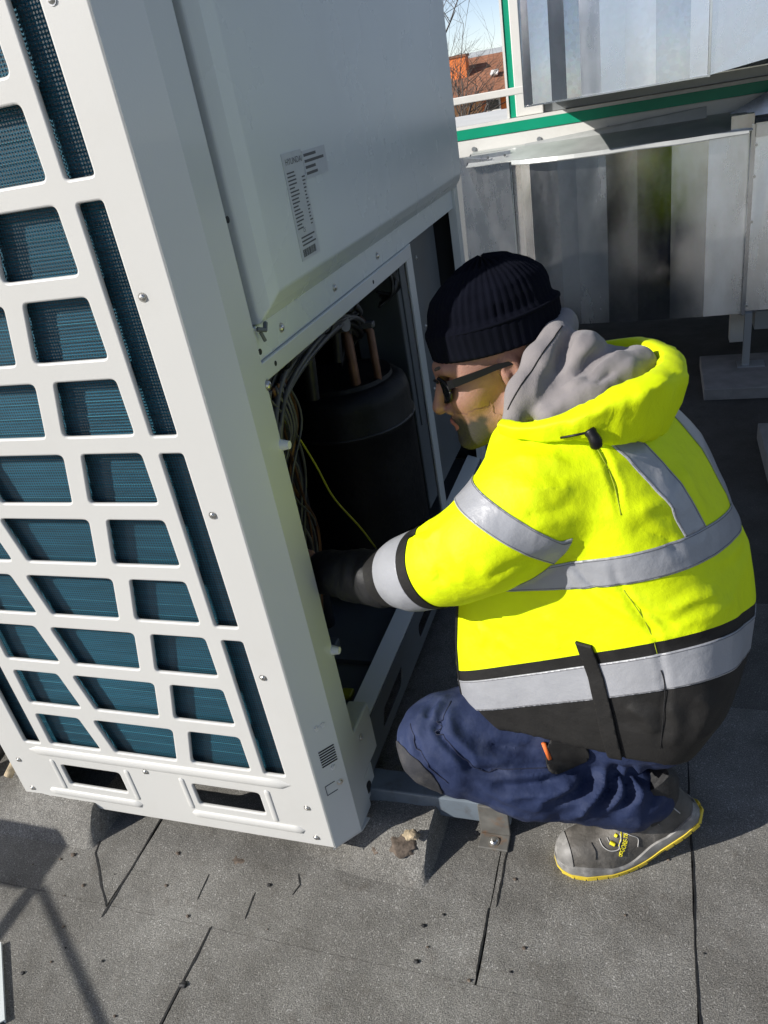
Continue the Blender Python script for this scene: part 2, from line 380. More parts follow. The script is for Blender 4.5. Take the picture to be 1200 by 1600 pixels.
plinth(-1.95, -1.228, 0.855, 2.4, 0.078, 1.0, 0.075); plinth(-0.80, -0.428, 0.898, 1.9, 0.062, 5.0, 0.12, 0.28)
plinth(-1.95, -1.25, 2.42, 3.0, 0.06, 9.0)
# torn lumps of felt and hard foam by the plinths
def lump(c, r, material, seed, name, flat=0.5):
    bm = bmesh.new(); bmesh.ops.create_icosphere(bm, subdivisions=3, radius=1)
    for v in bm.verts:
        n_ = v.co.copy(); k = 1+0.45*mnoise.noise(n_*1.6+Vector((seed, 0, 0)))+0.25*mnoise.noise(n_*4+Vector((0, seed, 0)))
        v.co = Vector((n_.x*r[0]*k, n_.y*r[1]*k, max(-0.01, n_.z*r[2]*k*flat)))
    me = bpy.data.meshes.new(name); bm.to_mesh(me); bm.free()
    for p in me.polygons: p.use_smooth = True
    return link(name, me, material, roof, at=c)
lump((-0.50, 0.985, 0.038), (0.036, 0.026, 0.03), M['brown_bitumen'], 3, 'torn_felt'); lump((-0.478, 0.985, 0.072), (0.018, 0.012, 0.010), M['foam'], 6, 'hard_foam', 0.8)
lump((-0.56, 0.975, 0.022), (0.016, 0.014, 0.016), M['brown_bitumen'], 8, 'torn_felt')
lump((-0.87, 0.905, -0.0008), (0.026, 0.016, 0.0022), M['brown_bitumen'], 11, 'torn_felt', 0.5)
lump((-1.47, 1.02, 0.07), (0.05, 0.02, 0.012), M['foam'], 19, 'hard_foam', 0.7)
for i in range(46):
    x = rnd.uniform(-1.4, 0.3); y = rnd.uniform(0.55, 1.1); s = rnd.uniform(0.0012, 0.004)
    if i < 5: s *= 2
    lump((x, y, 0.001), (s*1.4, s, s), M['brown_bitumen'] if i % 3 else M['bitumen'], i*3.3, 'grit_crumb', 0.7)

# ---------------------------------------------------------------- far house and tree
def hx(p): return p
M['orange_wall'] = mat('orange_render', (0.78, 0.22, 0.055), 0.9, var=0.06, vscale=1.2)
M['peach_wall'] = mat('peach_render', (0.74, 0.40, 0.20), 0.9, var=0.06, vscale=1.2)
M['tile_roof'] = mat('brown_tiles', (0.30, 0.135, 0.075), 0.85, var=0.28, vscale=2.5, detail=8)
M['glass'] = mat('window_glass', (0.03, 0.035, 0.04), 0.1, spec=0.8)
M['trim'] = mat('white_trim', (0.78, 0.76, 0.72), 0.6)
M['far_roof'] = mat('grey_metal_roof', (0.42, 0.44, 0.44), 0.7, var=0.15, vscale=0.6)
hb = empty('orange_house', (-8, 48, -7), 'orange rendered house with brown tiled roof behind the bare tree', 'house')
MB().box(-8.75, 6, 45, 53, -7, 0.62).build('wall', M['orange_wall'], hb)
MB().box(-16, -8.752, 44.995, 53, -7, 0.615).build('wall', M['peach_wall'], hb)
rf = MB().add([(-16.4, 44.4, 0.60), (6.4, 44.4, 0.60), (6.4, 49, 2.42), (-16.4, 49, 2.42), (6.4, 53.6, 0.6), (-16.4, 53.6, 0.6)],
              [(0, 1, 2, 3), (3, 2, 4, 5), (0, 3, 5), (1, 4, 2), (1, 0, 5, 4)]).build('roof', M['tile_roof'], hb)
tcount = 0
course = MB().add([(-16.42, 0, 0), (6.42, 0, 0), (6.42, 0.36, 0.142), (-16.42, 0.36, 0.142), (-16.42, 0, 0.05), (6.42, 0, 0.05), (6.42, 0.36, 0.16), (-16.42, 0.36, 0.16)],
                  [(0, 3, 2, 1), (4, 5, 6, 7), (0, 1, 5, 4), (1, 2, 6, 5), (2, 3, 7, 6), (3, 0, 4, 7)])
cm = None
for i in range(13):
    if cm is None: co = course.build('tile_course', M['tile_roof'], rf, at=(0, 44.4, 0.6)); cm = co.data; cm.transform(Matrix.Translation((0, 44.4, 0.6))); co.location = Vector((0, 44.4-0.02, 0.6+0.03))-org(rf)
    else: co = link('tile_course', cm, None, rf, at=(0, 44.4-0.02+i*0.352, 0.6+0.03+i*0.1393))
ch = MB().box(-10.6, -9.72, 46.6, 47.4, 0.8, 2.55).build('chimney', M['orange_wall'], hb)
MB().box(-10.66, -9.66, 46.54, 47.46, 2.55, 2.66).build('chimney_cap', M['tile_roof'], hb)
MB().box(-16.5, 6.5, 44.28, 44.42, 0.50, 0.62).build('gutter', M['ahu_grey'], hb)
def far_window(x0, x1, z0, z1, arch=True):
    w = MB().box(x0, x1, 44.93, 44.994, z0, z1).build('window', M['trim'], hb)
    MB().box(x0+0.1, x1-0.1, 44.90, 44.929, z0+0.12, z1-0.06).build('pane', M['glass'], w)
for x0, x1, z0, z1 in [(-8.5, -7.75, -0.25, 0.35), (-10.35, -9.75, -0.75, -0.25), (-12.6, -11.8, -0.7, 0.2), (-6.2, -5.2, -0.5, 0.3), (-10.3, -9.2, -4, -2.4), (-7.9, -6.8, -4, -2.4), (-13, -11.9, -4, -2.4)]:
    far_window(x0, x1, z0, z1)
sk = MB().add([(-8.35, 45.9, 1.40), (-7.95, 45.9, 1.40), (-7.95, 46.4, 1.60), (-8.35, 46.4, 1.60), (-8.35, 45.85, 1.47), (-7.95, 45.85, 1.47), (-7.95, 46.35, 1.67), (-8.35, 46.35, 1.67)],
              [(0, 3, 2, 1), (4, 5, 6, 7), (0, 1, 5, 4), (1, 2, 6, 5), (2, 3, 7, 6), (3, 0, 4, 7)]).build('roof_window', M['trim'], hb)
fb = empty('distant_shed', (0, 92, -7), 'long pale grey roof rising behind the tiled house', 'building')
MB().box(-30, 20, 88, 100, -7, 2.2).build('wall', M['trim'], fb)
MB().add([(-31, 87, 2.2), (21, 87, 2.2), (21, 94, 3.9), (-31, 94, 3.9), (21, 101, 2.2), (-31, 101, 2.2)], [(0, 1, 2, 3), (3, 2, 4, 5), (0, 3, 5), (1, 4, 2), (1, 0, 5, 4)]).build('roof', M['far_roof'], fb)

M['bark'] = mat('grey_bark', (0.10, 0.085, 0.075), 0.9, var=0.2, vscale=6)
def bare_tree(name, base, height, label, seed, lean):
    rr = random.Random(seed); root = empty(name, base, label, 'tree'); trunk = MB(); crown = MB()
    def grow(p, d, r, ln, lev, mb):
        pts = [p]; rad = [r]; q = p; dd = d.copy(); n = 5
        for i in range(n):
            dd = (dd + Vector((rr.uniform(-1, 1), rr.uniform(-1, 1), rr.uniform(-0.6, 0.9)))*0.13).normalized()
            q = q + dd*ln/n; pts.append(q); rad.append(r*(1-0.55*(i+1)/n))
        mb.tube(pts, rad, 5 if lev < 2 else 3, cap=False)
        if lev >= 5: return
        for c in range(4 if lev < 4 else 3):
            k = rr.randint(2, n); sd = Vector((rr.uniform(-1, 1), rr.uniform(-1, 1), rr.uniform(-0.4, 0.7))).normalized()
            nd = (dd*0.75 + sd*0.85).normalized()
            grow(pts[k], nd, rad[k]*0.72, ln*rr.uniform(0.55, 0.78), lev+1, crown)
    grow(Vector(base), Vector(lean).normalized(), 0.24, height*0.42, 0, trunk)
    trunk.build('trunk', M['bark'], root, smooth=True); crown.build('crown', M['bark'], root, smooth=True)
    return root
bare_tree('bare_tree', (-8.3, 31, -7), 15.5, 'leafless tree with thin grey branches in front of the sky', 4, (0.10, 0, 1))

# ---------------------------------------------------------------- air handling unit with galvanised ducts
XA = 4.15    # its front
ah = empty('air_handler', (0.8, 5.0, 0.0), 'white air handling unit with green corner profiles behind the sheet metal ducts', 'air handler')
MB().box(-1.55, 3.2, XA+0.03, 5.45, 0.25, 1.205).build('lower_casing', M['ahu_grey'], ah)
MB().box(-1.6, 3.25, XA-0.02, 5.5, 1.206, 1.222).build('deck', M['ahu_white'], ah)
MB().box(-1.6, 3.25, XA-0.035, XA-0.02, 1.165, 1.210).build('green_edge', M['ahu_green'], ah)
MB().box(-1.6, 3.25, XA-0.030, XA+0.028, 1.085, 1.1645).build('white_edge', M['ahu_white'], ah, bevel=0.004)
MB().box(-1.6, 3.25, XA-0.033, XA-0.018, 1.2105, 1.226).build('white_edge', M['ahu_white'], ah)
for i in range(14):
    MB().cyl((-1.5+i*0.32, XA-0.030, 1.118), (0, -1, 0), 0.011, 0.006, 10).build('rivet_cap', M['ahu_grey'], ah)
MB().box(-0.52, 3.2, XA+0.08, 5.4, 1.224, 2.3).build('upper_casing', M['ahu_grey'], ah)
MB().box(-0.685, -0.655, XA+0.06, XA+0.10, 1.224, 2.3).build('green_post', M['ahu_green'], ah)
MB().box(-0.697, -0.686, XA+0.055, XA+0.10, 1.224, 2.3).build('white_post', M['ahu_white'], ah)
MB().box(-0.654, -0.522, XA+0.05, XA+0.12, 1.224, 2.3).build('white_post', M['ahu_white'], ah, bevel=0.004)
for z in (1.30, 1.62, 1.94, 2.2): MB().cyl((-0.595, XA+0.05, z), (0, -1, 0), 0.011, 0.006, 10).build('rivet_cap', M['ahu_grey'], ah)
MB().box(-0.70, 3.25, XA+0.04, 5.45, 2.301, 2.36).build('top_frame', M['ahu_white'], ah)
for x in (-1.4, 0.4, 2.2, 3.1):
    for y in (4.3, 5.3): MB().box(x-0.04, x+0.04, y-0.04, y+0.04, 0.0, 0.249).build('leg', M['ahu_white'], ah)
tag(MB().box(-1.55, -0.53, 4.02, 4.045, 1.325, 1.356).build('support_bar', M['ahu_white'], None, bevel=0.003),
    'white horizontal bar running from the upper green-edged post to the left', 'bar')
MB().box(-1.53, -1.50, 4.02, 4.045, 0.0, 1.324).build('upright', M['ahu_white'], bpy.data.objects['support_bar'])

def strip_wall(pts, z0, z1, lean=0.0):
    """upright folded sheet: one polygon for each flat between two bends, with thickness"""
    res = []
    for (a, b) in zip(pts[:-1], pts[1:]):
        d = Vector((b[0]-a[0], b[1]-a[1])); q = Vector((-d.y, d.x)).normalized()*0.0025
        mb_ = MB().prism([(a[0], a[1]), (b[0], b[1]), (b[0]+q.x, b[1]+q.y), (a[0]+q.x, a[1]+q.y)], z0, z1)
        mb_.v = [(x, y+lean*(z-z0)/(z1-z0), z) for x, y, z in mb_.v]; res.append(mb_)
    return res
grng = random.Random(3)
GALV = [galv_material('galvanised_sheet', (t, t*1.02, t*1.05), r_) for t, r_ in ((0.74, 0.17), (0.60, 0.13), (0.80, 0.22), (0.46, 0.10), (0.66, 0.18), (0.84, 0.26))]  # dark to bright sheet tones that stand in for differing reflections
# lower duct: a segmented elbow, its curved outer side towards the man
ld = empty('lower_duct', (0.4, 3.9, 0.0), 'lower galvanised duct elbow with upright folds behind the crouching man', 'duct')
xs = [-0.655, -0.60, -0.555, -0.425, -0.345, -0.215, -0.085, 0.055, 0.20, 0.365]
ys = [3.93, 3.86, 3.825, 3.787, 3.775, 3.762, 3.754, 3.747, 3.744, 3.750]
tone = [0, 2, 4, 0, 2, 1, 3, 0, 5]  # sheet tone picked per flat to imitate its reflection
ptsL = list(zip(xs, ys))
for k, mb in enumerate(strip_wall(ptsL, 0.302, 1.058, 0.02)): mb.build('side_panel', GALV[tone[k]], ld)
for k, mb in enumerate(strip_wall([(0.369, 3.752), (0.95, 3.75), (1.7, 3.76)], 0.312, 1.075, 0.03)): mb.build('side_panel', GALV[(5, 0)[k]], ld)
MB().box(0.358, 0.374, 3.733, 3.75, 0.298, 1.078).build('flange', GALV[2], ld)
for mb in strip_wall([(-0.90, 3.90), (-0.657, 3.915)], 0.302, 1.10, 0.055): mb.build('end_panel', GALV[5], ld)
MB().add([(-0.88, 3.952, 1.10), (-0.660, 3.962, 1.06), (-0.660, 3.925, 0.42), (-0.88, 3.942, 1.10), (-0.660, 3.930, 1.06), (-0.660, 3.920, 0.42)], [(0, 2, 1), (3, 4, 5), (0, 1, 4, 3), (1, 2, 5, 4), (2, 0, 3, 5)]).build('creased_flap', GALV[5], ld)
MB().prism([(-0.86, 3.97), (-0.655, 3.965)] + [(x, y+0.004) for x, y in ptsL[1:]] + [(1.7, 3.765), (1.7, 4.118), (-0.86, 4.118)], 0.304, 0.309).build('floor_panel', GALV[3], ld)
# top sheet with a hand-folded lip that overhangs the front, and an upstand behind it
top = [(-0.86, 3.95), (-0.68, 3.95)] + [(x, y-0.03) for x, y in ptsL[1:]]
tpr = []
for x in np.linspace(-0.86, 0.36, 40):
    y = float(np.interp(x, xs, ys))-0.035; w = 0.005*mnoise.noise(Vector((x*6, 2, 1)))
    tpr.append([(x, y, 1.062+w), (x, y+0.13, 1.083-w), (x, 4.02, 1.104), (x, 4.118, 1.107), (x, 4.118, 1.103), (x, 4.02, 1.100), (x, y, 1.058+w)])
MB().loft(tpr).build('top_panel', M['zinc_dull'], ld, smooth=R(30))
lip = MB(); rings = []
for i in range(41):
    t = i/40; x = -0.64+t*0.985
    y = np.interp(x, xs, ys)-0.032; w = 0.006*mnoise.noise(Vector((x*5, 1, 2)))
    rings.append([(x, y+0.03, 1.066), (x, y-0.004+w, 1.066+w), (x, y-0.012+w, 1.050+w), (x, y-0.010+w, 1.046+w), (x, y-0.002+w, 1.060+w), (x, y+0.03, 1.0645)])
lip.loft(rings); lip.build('folded_lip', M['zinc_dull'], ld)
MB().add([(-0.60, 4.03, 1.095), (0.20, 4.03, 1.095), (0.20, 4.05, 1.150), (-0.60, 4.05, 1.112), (-0.60, 4.035, 1.095), (0.20, 4.035, 1.095), (0.20, 4.055, 1.150), (-0.60, 4.055, 1.112)],
         [(0, 1, 2, 3), (7, 6, 5, 4), (0, 4, 5, 1), (1, 5, 6, 2), (2, 6, 7, 3), (3, 7, 4, 0)]).build('upstand', M['zinc_dull'], ld)
MB().add([(0.20, 4.05, 1.07), (0.50, 3.98, 1.09), (0.62, 3.98, 1.26), (0.24, 4.05, 1.08), (0.20, 4.056, 1.07), (0.50, 3.986, 1.09), (0.62, 3.986, 1.26), (0.24, 4.056, 1.08)],
         [(0, 1, 2, 3), (7, 6, 5, 4), (0, 4, 5, 1), (1, 5, 6, 2), (2, 6, 7, 3), (3, 7, 4, 0)]).build('upstand', GALV[1], ld)
MB().box(0.28, 0.366, 3.74, 3.80, 1.066, 1.118).build('corner_piece', GALV[4], ld)
MB().prism([(0.37, 3.72), (1.7, 3.72), (1.7, 4.118), (0.37, 4.118)], 1.077, 1.083).build('top_panel', GALV[0], ld)
MB().box(0.372, 1.7, 3.715, 3.722, 1.03, 1.0765).build('drip_edge', GALV[2], ld)
for x, z in [(0.365, 0.34), (0.365, 0.7), (0.365, 0.88), (0.365, 1.0)]: MB().cyl((x+0.012, 3.735, z), (0, -1, 0), 0.006, 0.005, 8).build('rivet', M['screw'], ld)
for x in (-0.84, -0.76, -0.68): MB().cyl((x, 3.945, 1.085), (0, -1, 0), 0.006, 0.005, 8).build('rivet', M['screw'], ld)
MB().box(0.375, 0.405, 3.74, 3.77, 0.06, 0.303).build('leg', M['ahu_grey'], ld)
MB().box(0.355, 0.47, 3.72, 3.80, 0.054, 0.0605).build('foot_plate', M['ahu_grey'], ld)
MB().box(1.5, 1.53, 3.74, 3.77, 0.06, 0.303).build('leg', M['ahu_grey'], ld)
MB().box(0.44, 0.95, 3.95, 4.1, 0.16, 0.30).build('hanging_box', M['ahu_grey'], ld)
ud = empty('upper_duct', (0.6, 3.9, 1.28), 'upper galvanised duct with upright folds above the green edge', 'duct')
ux = [-0.51, -0.475, -0.40, -0.34, -0.285, -0.21, -0.12, -0.01, 0.11, 0.172]
uy = [3.515, 3.500, 3.505, 3.498, 3.506, 3.499, 3.505, 3.498, 3.504, 3.500]
ut = [1, 4, 0, 3, 5, 2, 0, 4, 5]
for k, mb in enumerate(strip_wall(list(zip(ux, uy)), 1.288, 2.05, 0.022)): mb.build('side_panel', GALV[ut[k]], ud)
MB().box(-0.513, -0.5105, 3.516, 4.22, 1.288, 2.05).build('end_panel', GALV[0], ud)
MB().box(0.173, 0.181, 3.488, 3.503, 1.284, 2.05).build('flange', GALV[2], ud)
MB().add([(0.182, 3.497, 1.29), (1.3, 3.48, 1.42), (1.3, 3.505, 2.05), (0.182, 3.520, 2.05), (0.182, 3.50, 1.29), (1.3, 3.483, 1.42), (1.3, 3.508, 2.05), (0.182, 3.523, 2.05)],
         [(0, 1, 2, 3), (7, 6, 5, 4), (0, 4, 5, 1), (1, 5, 6, 2), (2, 6, 7, 3), (3, 7, 4, 0)]).build('side_panel', GALV[5], ud)
MB().prism([(-0.51, 3.52), (1.3, 3.49), (1.3, 4.22), (-0.51, 4.22)], 1.2905, 1.2945).build('floor_panel', GALV[1], ud)
MB().prism([(-0.52, 3.49), (1.3, 3.47), (1.3, 4.22), (-0.52, 4.22)], 2.051, 2.055).build('top_panel', GALV[1], ud)
MB().add([(-0.51, 3.497, 1.286), (0.178, 3.484, 1.286), (0.178, 3.484, 1.292), (-0.51, 3.497, 1.292), (-0.51, 3.52, 1.286), (0.178, 3.50, 1.286), (0.178, 3.496, 1.292), (-0.51, 3.512, 1.292)],
         [(0, 1, 2, 3), (7, 6, 5, 4), (0, 4, 5, 1), (1, 5, 6, 2), (2, 6, 7, 3), (3, 7, 4, 0)]).build('bottom_hem', GALV[5], ud)
sl = MB().box(0.20, 0.78, 3.47, 3.92, 0.0, 0.054).build('concrete_slab', M['concrete'], None, bevel=0.004)
tag(sl, 'flat grey concrete slab under the leg of the lower duct', 'slab')
sl2 = MB().box(0.375, 0.85, 2.60, 3.05, 0.0, 0.07).build('concrete_slab', M['concrete'], None, bevel=0.004)
tag(sl2, 'concrete slab edge in the shade at the right picture border', 'slab')

# ---------------------------------------------------------------- loose things at the left
lp = empty('loose_panel', (-1.5, 0.5, 0.0), 'pale sheet metal cover lying on the felt at the lower left corner', 'panel')
MB().prism([(-1.292, 0.625), (-1.165, 0.495), (-1.62, 0.05), (-1.75, 0.18)], 0.006, 0.009).build('sheet', M['panel'], lp)
MB().prism([(-1.292, 0.625), (-1.165, 0.495), (-1.167, 0.493), (-1.294, 0.623)], 0.001, 0.0058).build('folded_edge', M['panel'], lp)
MB().prism([(-1.62, 0.05), (-1.75, 0.18), (-1.748, 0.182), (-1.618, 0.052)], 0.001, 0.0058).build('folded_edge', M['panel'], lp)
tr = empty('shadow_trestle', (-2.1, 0.3, 0.0), 'unseen grey steel trestle with a top plate, added left of the heat pump to cast a shadow', 'trestle')  # out of view; bars and plate laid out to cast the lower left shadow
def bar(a, b, r, name): MB().tube([a, b], r, 4).build(name, M['steel_grey'], tr)
bar((-2.15, 0.16, 0.60), (-1.58, -0.03, 0.50), 0.007, 'arm'); bar((-2.17, 0.17, 0.60), (-2.03, 0.017, 0.50), 0.011, 'arm')
MB().box(-2.36, -2.18, 0.16, 0.30, 0.585, 0.615).build('top_plate', M['steel_grey'], tr)
for x, y, z in ((-1.58, -0.03, 0.50), (-2.03, 0.017, 0.50), (-2.30, 0.25, 0.585)): bar((x, y, 0.0), (x, y, z), 0.018, 'leg')
ph = MB().tube(smooth_path([(-1.60, 1.5, 0.30), (-1.575, 1.2, 0.22), (-1.60, 1.02, 0.12), (-1.63, 0.95, 0.095)], 8), 0.024, 12).build('insulated_pipe', M['rubber'], None, smooth=R(60))
tag(ph, 'black insulated pipe beside the left foot of the heat pump', 'pipe')
cp = MB().tube(smooth_path([(-1.52, 1.06, 0.20), (-1.515, 1.0, 0.13), (-1.53, 0.96, 0.09)], 6), 0.011, 10).build('pale_pipe_stub', M['foam'], None, smooth=R(60))
tag(cp, 'short pale tan pipe end by the left foot of the heat pump', 'pipe')
# ================================================================== HEAT PUMP
ZB, ZT = 0.06, 1.80
XL, XR = -1.455, -0.633              # front panel
XS = -0.592                          # side plane
YF, YBK = 0.935, 2.56
hp = empty('heat_pump', (-1.04, 1.75, 0.09), 'tall cream heat pump with lattice grille and open service compartment', 'heat pump')
XC = -1.038
holes = []
for k in range(12):
    z0 = 0.263+0.1257*k; z1 = z0+0.093
    for q in ([(0.109, z0), (0.257, z0), (0.257, z1), (0.134, z1)], [(-0.257, z0), (-0.109, z0), (-0.134, z1), (-0.257, z1)],
              [(-0.078, z0), (0.078, z0), (0.101, z1), (-0.101, z1)]):
        holes.append(round_poly([(XC+u*1.0+math.copysign(0.0035, u), z+(0.0035 if z == z1 else -0.0035)) for u, z in q], 0.013))
for k in range(4):
    z0 = 0.259+0.3771*k; z1 = z0+0.347
    for s in (1, -1):
        holes.append(round_poly([(XC+s*u, z) for u, z in ((0.285, z0-0.003), (0.339, z0-0.003), (0.339, z1+0.003), (0.289, z1+0.003))], 0.010))
for s in (1, -1):
    holes.append(round_poly([(XC+s*u, z) for u, z in ((0.092, 0.128), (0.262, 0.128), (0.262, 0.200), (0.092, 0.200))], 0.012))
outer = round_poly([(XL, ZB), (XR-0.004, ZB), (XR-0.004, ZT-0.02), (XL, ZT-0.02)], 0.003)
gr = panel_with_holes('front_grille', outer, holes, YF+0.004, 0.0010, 0.0035, M['cream'], hp)
def ridge(a, b, r, parent, dep=0.55):
    """pressed ridge: a long half-round swelling with round ends on the grille face"""
    mb = MB(); n = 24; rings = []
    a, b = Vector(a), Vector(b); d = (b-a).normalized(); up = Vector((-d.y, d.x))
    for i in range(n+1):
        t = i/n; s_ = (b-a).length*t; e = min(s_, (b-a).length-s_); k = math.sqrt(max(0, 1-(1-min(1, e/r))**2)) if e < r else 1.0
        c = a+d*s_; rings.append([(c.x+up.x*r*k*math.cos(w), YF-0.0003-max(-0.002, dep*r*k*math.sin(w)), c.y+up.y*r*k*math.cos(w)) for w in [math.pi*j/8 for j in range(9)]])
    mb.loft(rings, cap=False, close=False); return mb.build('pressed_ridge', M['cream'], parent, smooth=True)
ridge((XC-0.335, 0.236), (XC+0.345, 0.236), 0.013, gr, 0.45); ridge((XC-0.335, 0.100), (XC-0.065, 0.100), 0.011, gr, 0.45); ridge((XC+0.065, 0.100), (XC+0.345, 0.100), 0.011, gr, 0.45)
for s in (-1, 1):
    for u0 in (0.072, 0.280): ridge((XC+s*u0, 0.114), (XC+s*u0, 0.212), 0.007, gr, 0.4)
# coil behind the grille: bands of tube rows in fins, and a wire guard
cl = MB(); prof = []
zz = 0.245
rows_n = 60
for i in range(rows_n):
    z = zz+i*0.0253
    prof += [(z, 0.0), (z+0.010, 0.0003), (z+0.0165, 0.0003), (z+0.0245, 0.0)]
ring0 = [(-1.40, 0.9585-d, z) for z, d in prof]; ring1 = [(-0.68, 0.9585-d, z) for z, d in prof]
cl.loft([ring0, ring1], cap=False, close=False)
coil = cl.build('fin_coil', M['fin'], hp, smooth=R(40)); 
MB().box(-1.40, -0.68, 0.960, 1.03, 0.24, 1.765).build('coil_core', M['fin'], coil)
tb = MB()
for i in range(rows_n): tb.tube([(-1.40, 0.9584, zz+i*0.0253+0.0132), (-0.68, 0.9584, zz+i*0.0253+0.0132)], 0.0012, 5, False)
t_ = tb.build('coil_tubes', M['finline'], coil)
MB().box(-1.40, -0.68, 0.9500, 0.9504, 0.25, 1.76).build('wire_guard', M['screen'], hp)
for x in (-1.417, -0.676):      # end plates of the coil seen in the slots
    MB().box(x-0.012, x+0.012, 0.9475, 1.03, 0.22, 1.77).build('coil_end_plate', M['innerdark'], hp)
for k in range(5):
    z = 0.2445+0.3771*k
    MB().box(-1.44, -0.65, 0.9448, 0.9472, z-0.006, z+0.006).build('backing_rail', M['white_plastic'], hp)

# screws: one mesh, many copies
def screw_mesh(r=0.0068):
    mb = MB(); mb.cyl((0, 0, 0), (0, 0, 1), r*1.35, 0.0012, 14)
    n = 14; rings = []
    for z, q in ((0.0012, 1), (0.003, 0.94), (0.0046, 0.7), (0.0054, 0.35)): rings.append([(r*q*math.cos(2*math.pi*k/n), r*q*math.sin(2*math.pi*k/n), z) for k in range(n)])
    mb.loft(rings); mb.box(-r*0.55, r*0.55, -0.0008, 0.0008, 0.0052, 0.0058)
    me = bpy.data.meshes.new('screw'); me.from_pydata(mb.v, [], mb.f); me.materials.append(M['screw']); me.set_sharp_from_angle(angle=R(40)) if False else None
    return me
SCREW = screw_mesh()
def screw(pos, nrm, parent, s=1.0):
    o = link('screw', SCREW, None, parent, at=pos); o.rotation_mode = 'QUATERNION'
    o.rotation_quaternion = Vector(nrm).to_track_quat('Z', 'Y') @ Matrix.Rotation(rnd.uniform(0, 3), 3, 'Z').to_quaternion(); o.scale = (s, s, s); return o
yS = YF-0.0006
for u, z in [(-0.384, 0.194), (-0.388, 0.097), (-0.017, 0.215), (0.365, 0.174), (0.366, 0.083), (0.352, 1.228), (0.356, 0.871), (0.356, 0.524), (0.354, 1.584), (-0.354, 0.871), (-0.354, 0.524), (-0.354, 1.228)]:
    screw((XC+u, yS, z), (0, -1, 0), hp, 0.75)
for u, z in [(0.354, 1.126), (0.352, 0.375), (0.354, 0.66)]:
    MB().cyl((XC+u, yS+0.002, z), (0, -1, 0), 0.0035, 0.0015, 10).build('punched_hole', M['dark'], hp)

# corner posts: folded sheet with a chamfer face
def post_profile(x, sx, y, sy, side):
    """outline of a folded corner sheet: short return behind the front, chamfer, side strip, inward return"""
    w = 0.0025
    outp = [(x+sx*0.0, y), (x+sx*0.041, y+sy*0.05), (x+sx*0.041, y+sy*side), (x+sx*0.018, y+sy*(side+0.004))]
    inn = [(x+sx*0.018, y+sy*(side+0.004-w)), (x+sx*(0.041-w), y+sy*(side-w)), (x+sx*(0.041-w), y+sy*(0.05+w)), (x-sx*0.002, y+sy*w)]
    return outp + inn
MB().prism(post_profile(XR, 1, YF, 1, 0.118), ZB, ZT).build('corner_post', M['post'], hp)
MB().prism(post_profile(XL, -1, YF, 1, 0.118), ZB, ZT).build('corner_post', M['post'], hp)
MB().prism(post_profile(XR, 1, YBK+0.015, -1, 0.10), ZB, ZT).build('corner_post', M['post'], hp)
MB().prism(post_profile(XL, -1, YBK+0.015, -1, 0.10), ZB, ZT).build('corner_post', M['post'], hp)
# bottom toe of the near corner: small bright folded edge
MB().add([(-0.637, 0.931, 0.0595), (-0.590, 0.987, 0.0595), (-0.584, 1.02, 0.0595), (-0.60, 1.02, 0.0595), (-0.637, 0.931, 0.056), (-0.590, 0.987, 0.056), (-0.584, 1.02, 0.056), (-0.60, 1.02, 0.056)],
         [(0, 1, 2, 3), (7, 6, 5, 4), (0, 4, 5, 1), (1, 5, 6, 2), (2, 6, 7, 3), (3, 7, 4, 0)]).build('toe_edge', M['cream'], hp)
# marks on the chamfer of the near post
cn = Vector((0.05, -0.041, 0)).normalized(); ct = Vector((0.041, 0.05, 0)).normalized(); cb = Vector((XR, YF, 0))
def onch(s_, z, d=0.0): return cb+ct*s_+Vector((0, 0, z))+cn*d
def chamfer_quad(name, s0, s1, z0, z1, material, d=0.0012, parent=None):
    a, b = onch(s0, 0, 0), onch(s1, 0, 0); v = []
    for dd in (d, 0.0002):
        v += [onch(s0, z0, dd), onch(s1, z0, dd), onch(s1, z1, dd), onch(s0, z1, dd)]
    return MB().add(v, [(0, 1, 2, 3), (7, 6, 5, 4), (0, 4, 5, 1), (1, 5, 6, 2), (2, 6, 7, 3), (3, 7, 4, 0)]).build(name, material, parent or hp)
for i in range(7): chamfer_quad('vent_slot', 0.019, 0.054, 0.282+i*0.0066, 0.2848+i*0.0066, M['dark'])
def arrow_mark(s_, z):
    mb = MB()
    for ds in (-0.004, 0, 0.004):
        p0 = onch(s_+ds, z+0.008-abs(ds)*0.6, 0.001); p1 = onch(s_+ds*0.3, z-0.004, 0.001)
        mb.tube([p0, p1], 0.0016, 5)
    mb.build('arrow_mark', M['white_plastic'], hp)
arrow_mark(0.0285, 0.381); arrow_mark(0.043, 0.382); arrow_mark(0.040, 0.268)
for s0, s1, z0, z1 in ((0.013, 0.0142, 0.208, 0.232), (0.013, 0.038, 0.2068, 0.208), (0.013, 0.036, 0.232, 0.2332)): chamfer_quad('knockout_edge', s0, s1, z0, z1, M['inner'])
screw(onch(0.047, 0.222, 0.0), cn, hp, 0.8)
# screws and holes on the near side strip
for y, z in [(1.03, 0.94), (1.03, 0.50)]: 
    p = MB().cyl((XS-0.001, y+0.022, z), (1, 0, 0), 0.010, 0.016, 12, 0.007).build('plastic_clip', M['white_plastic'], hp)
screw((XS, 1.055, 1.045), (1, 0, 0), hp)
for y, z in [(1.058, 1.10), (1.058, 1.30)]: MB().cyl((XS-0.001, y, z), (1, 0, 0), 0.005, 0.0014, 10).build('punched_hole', M['dark'], hp)

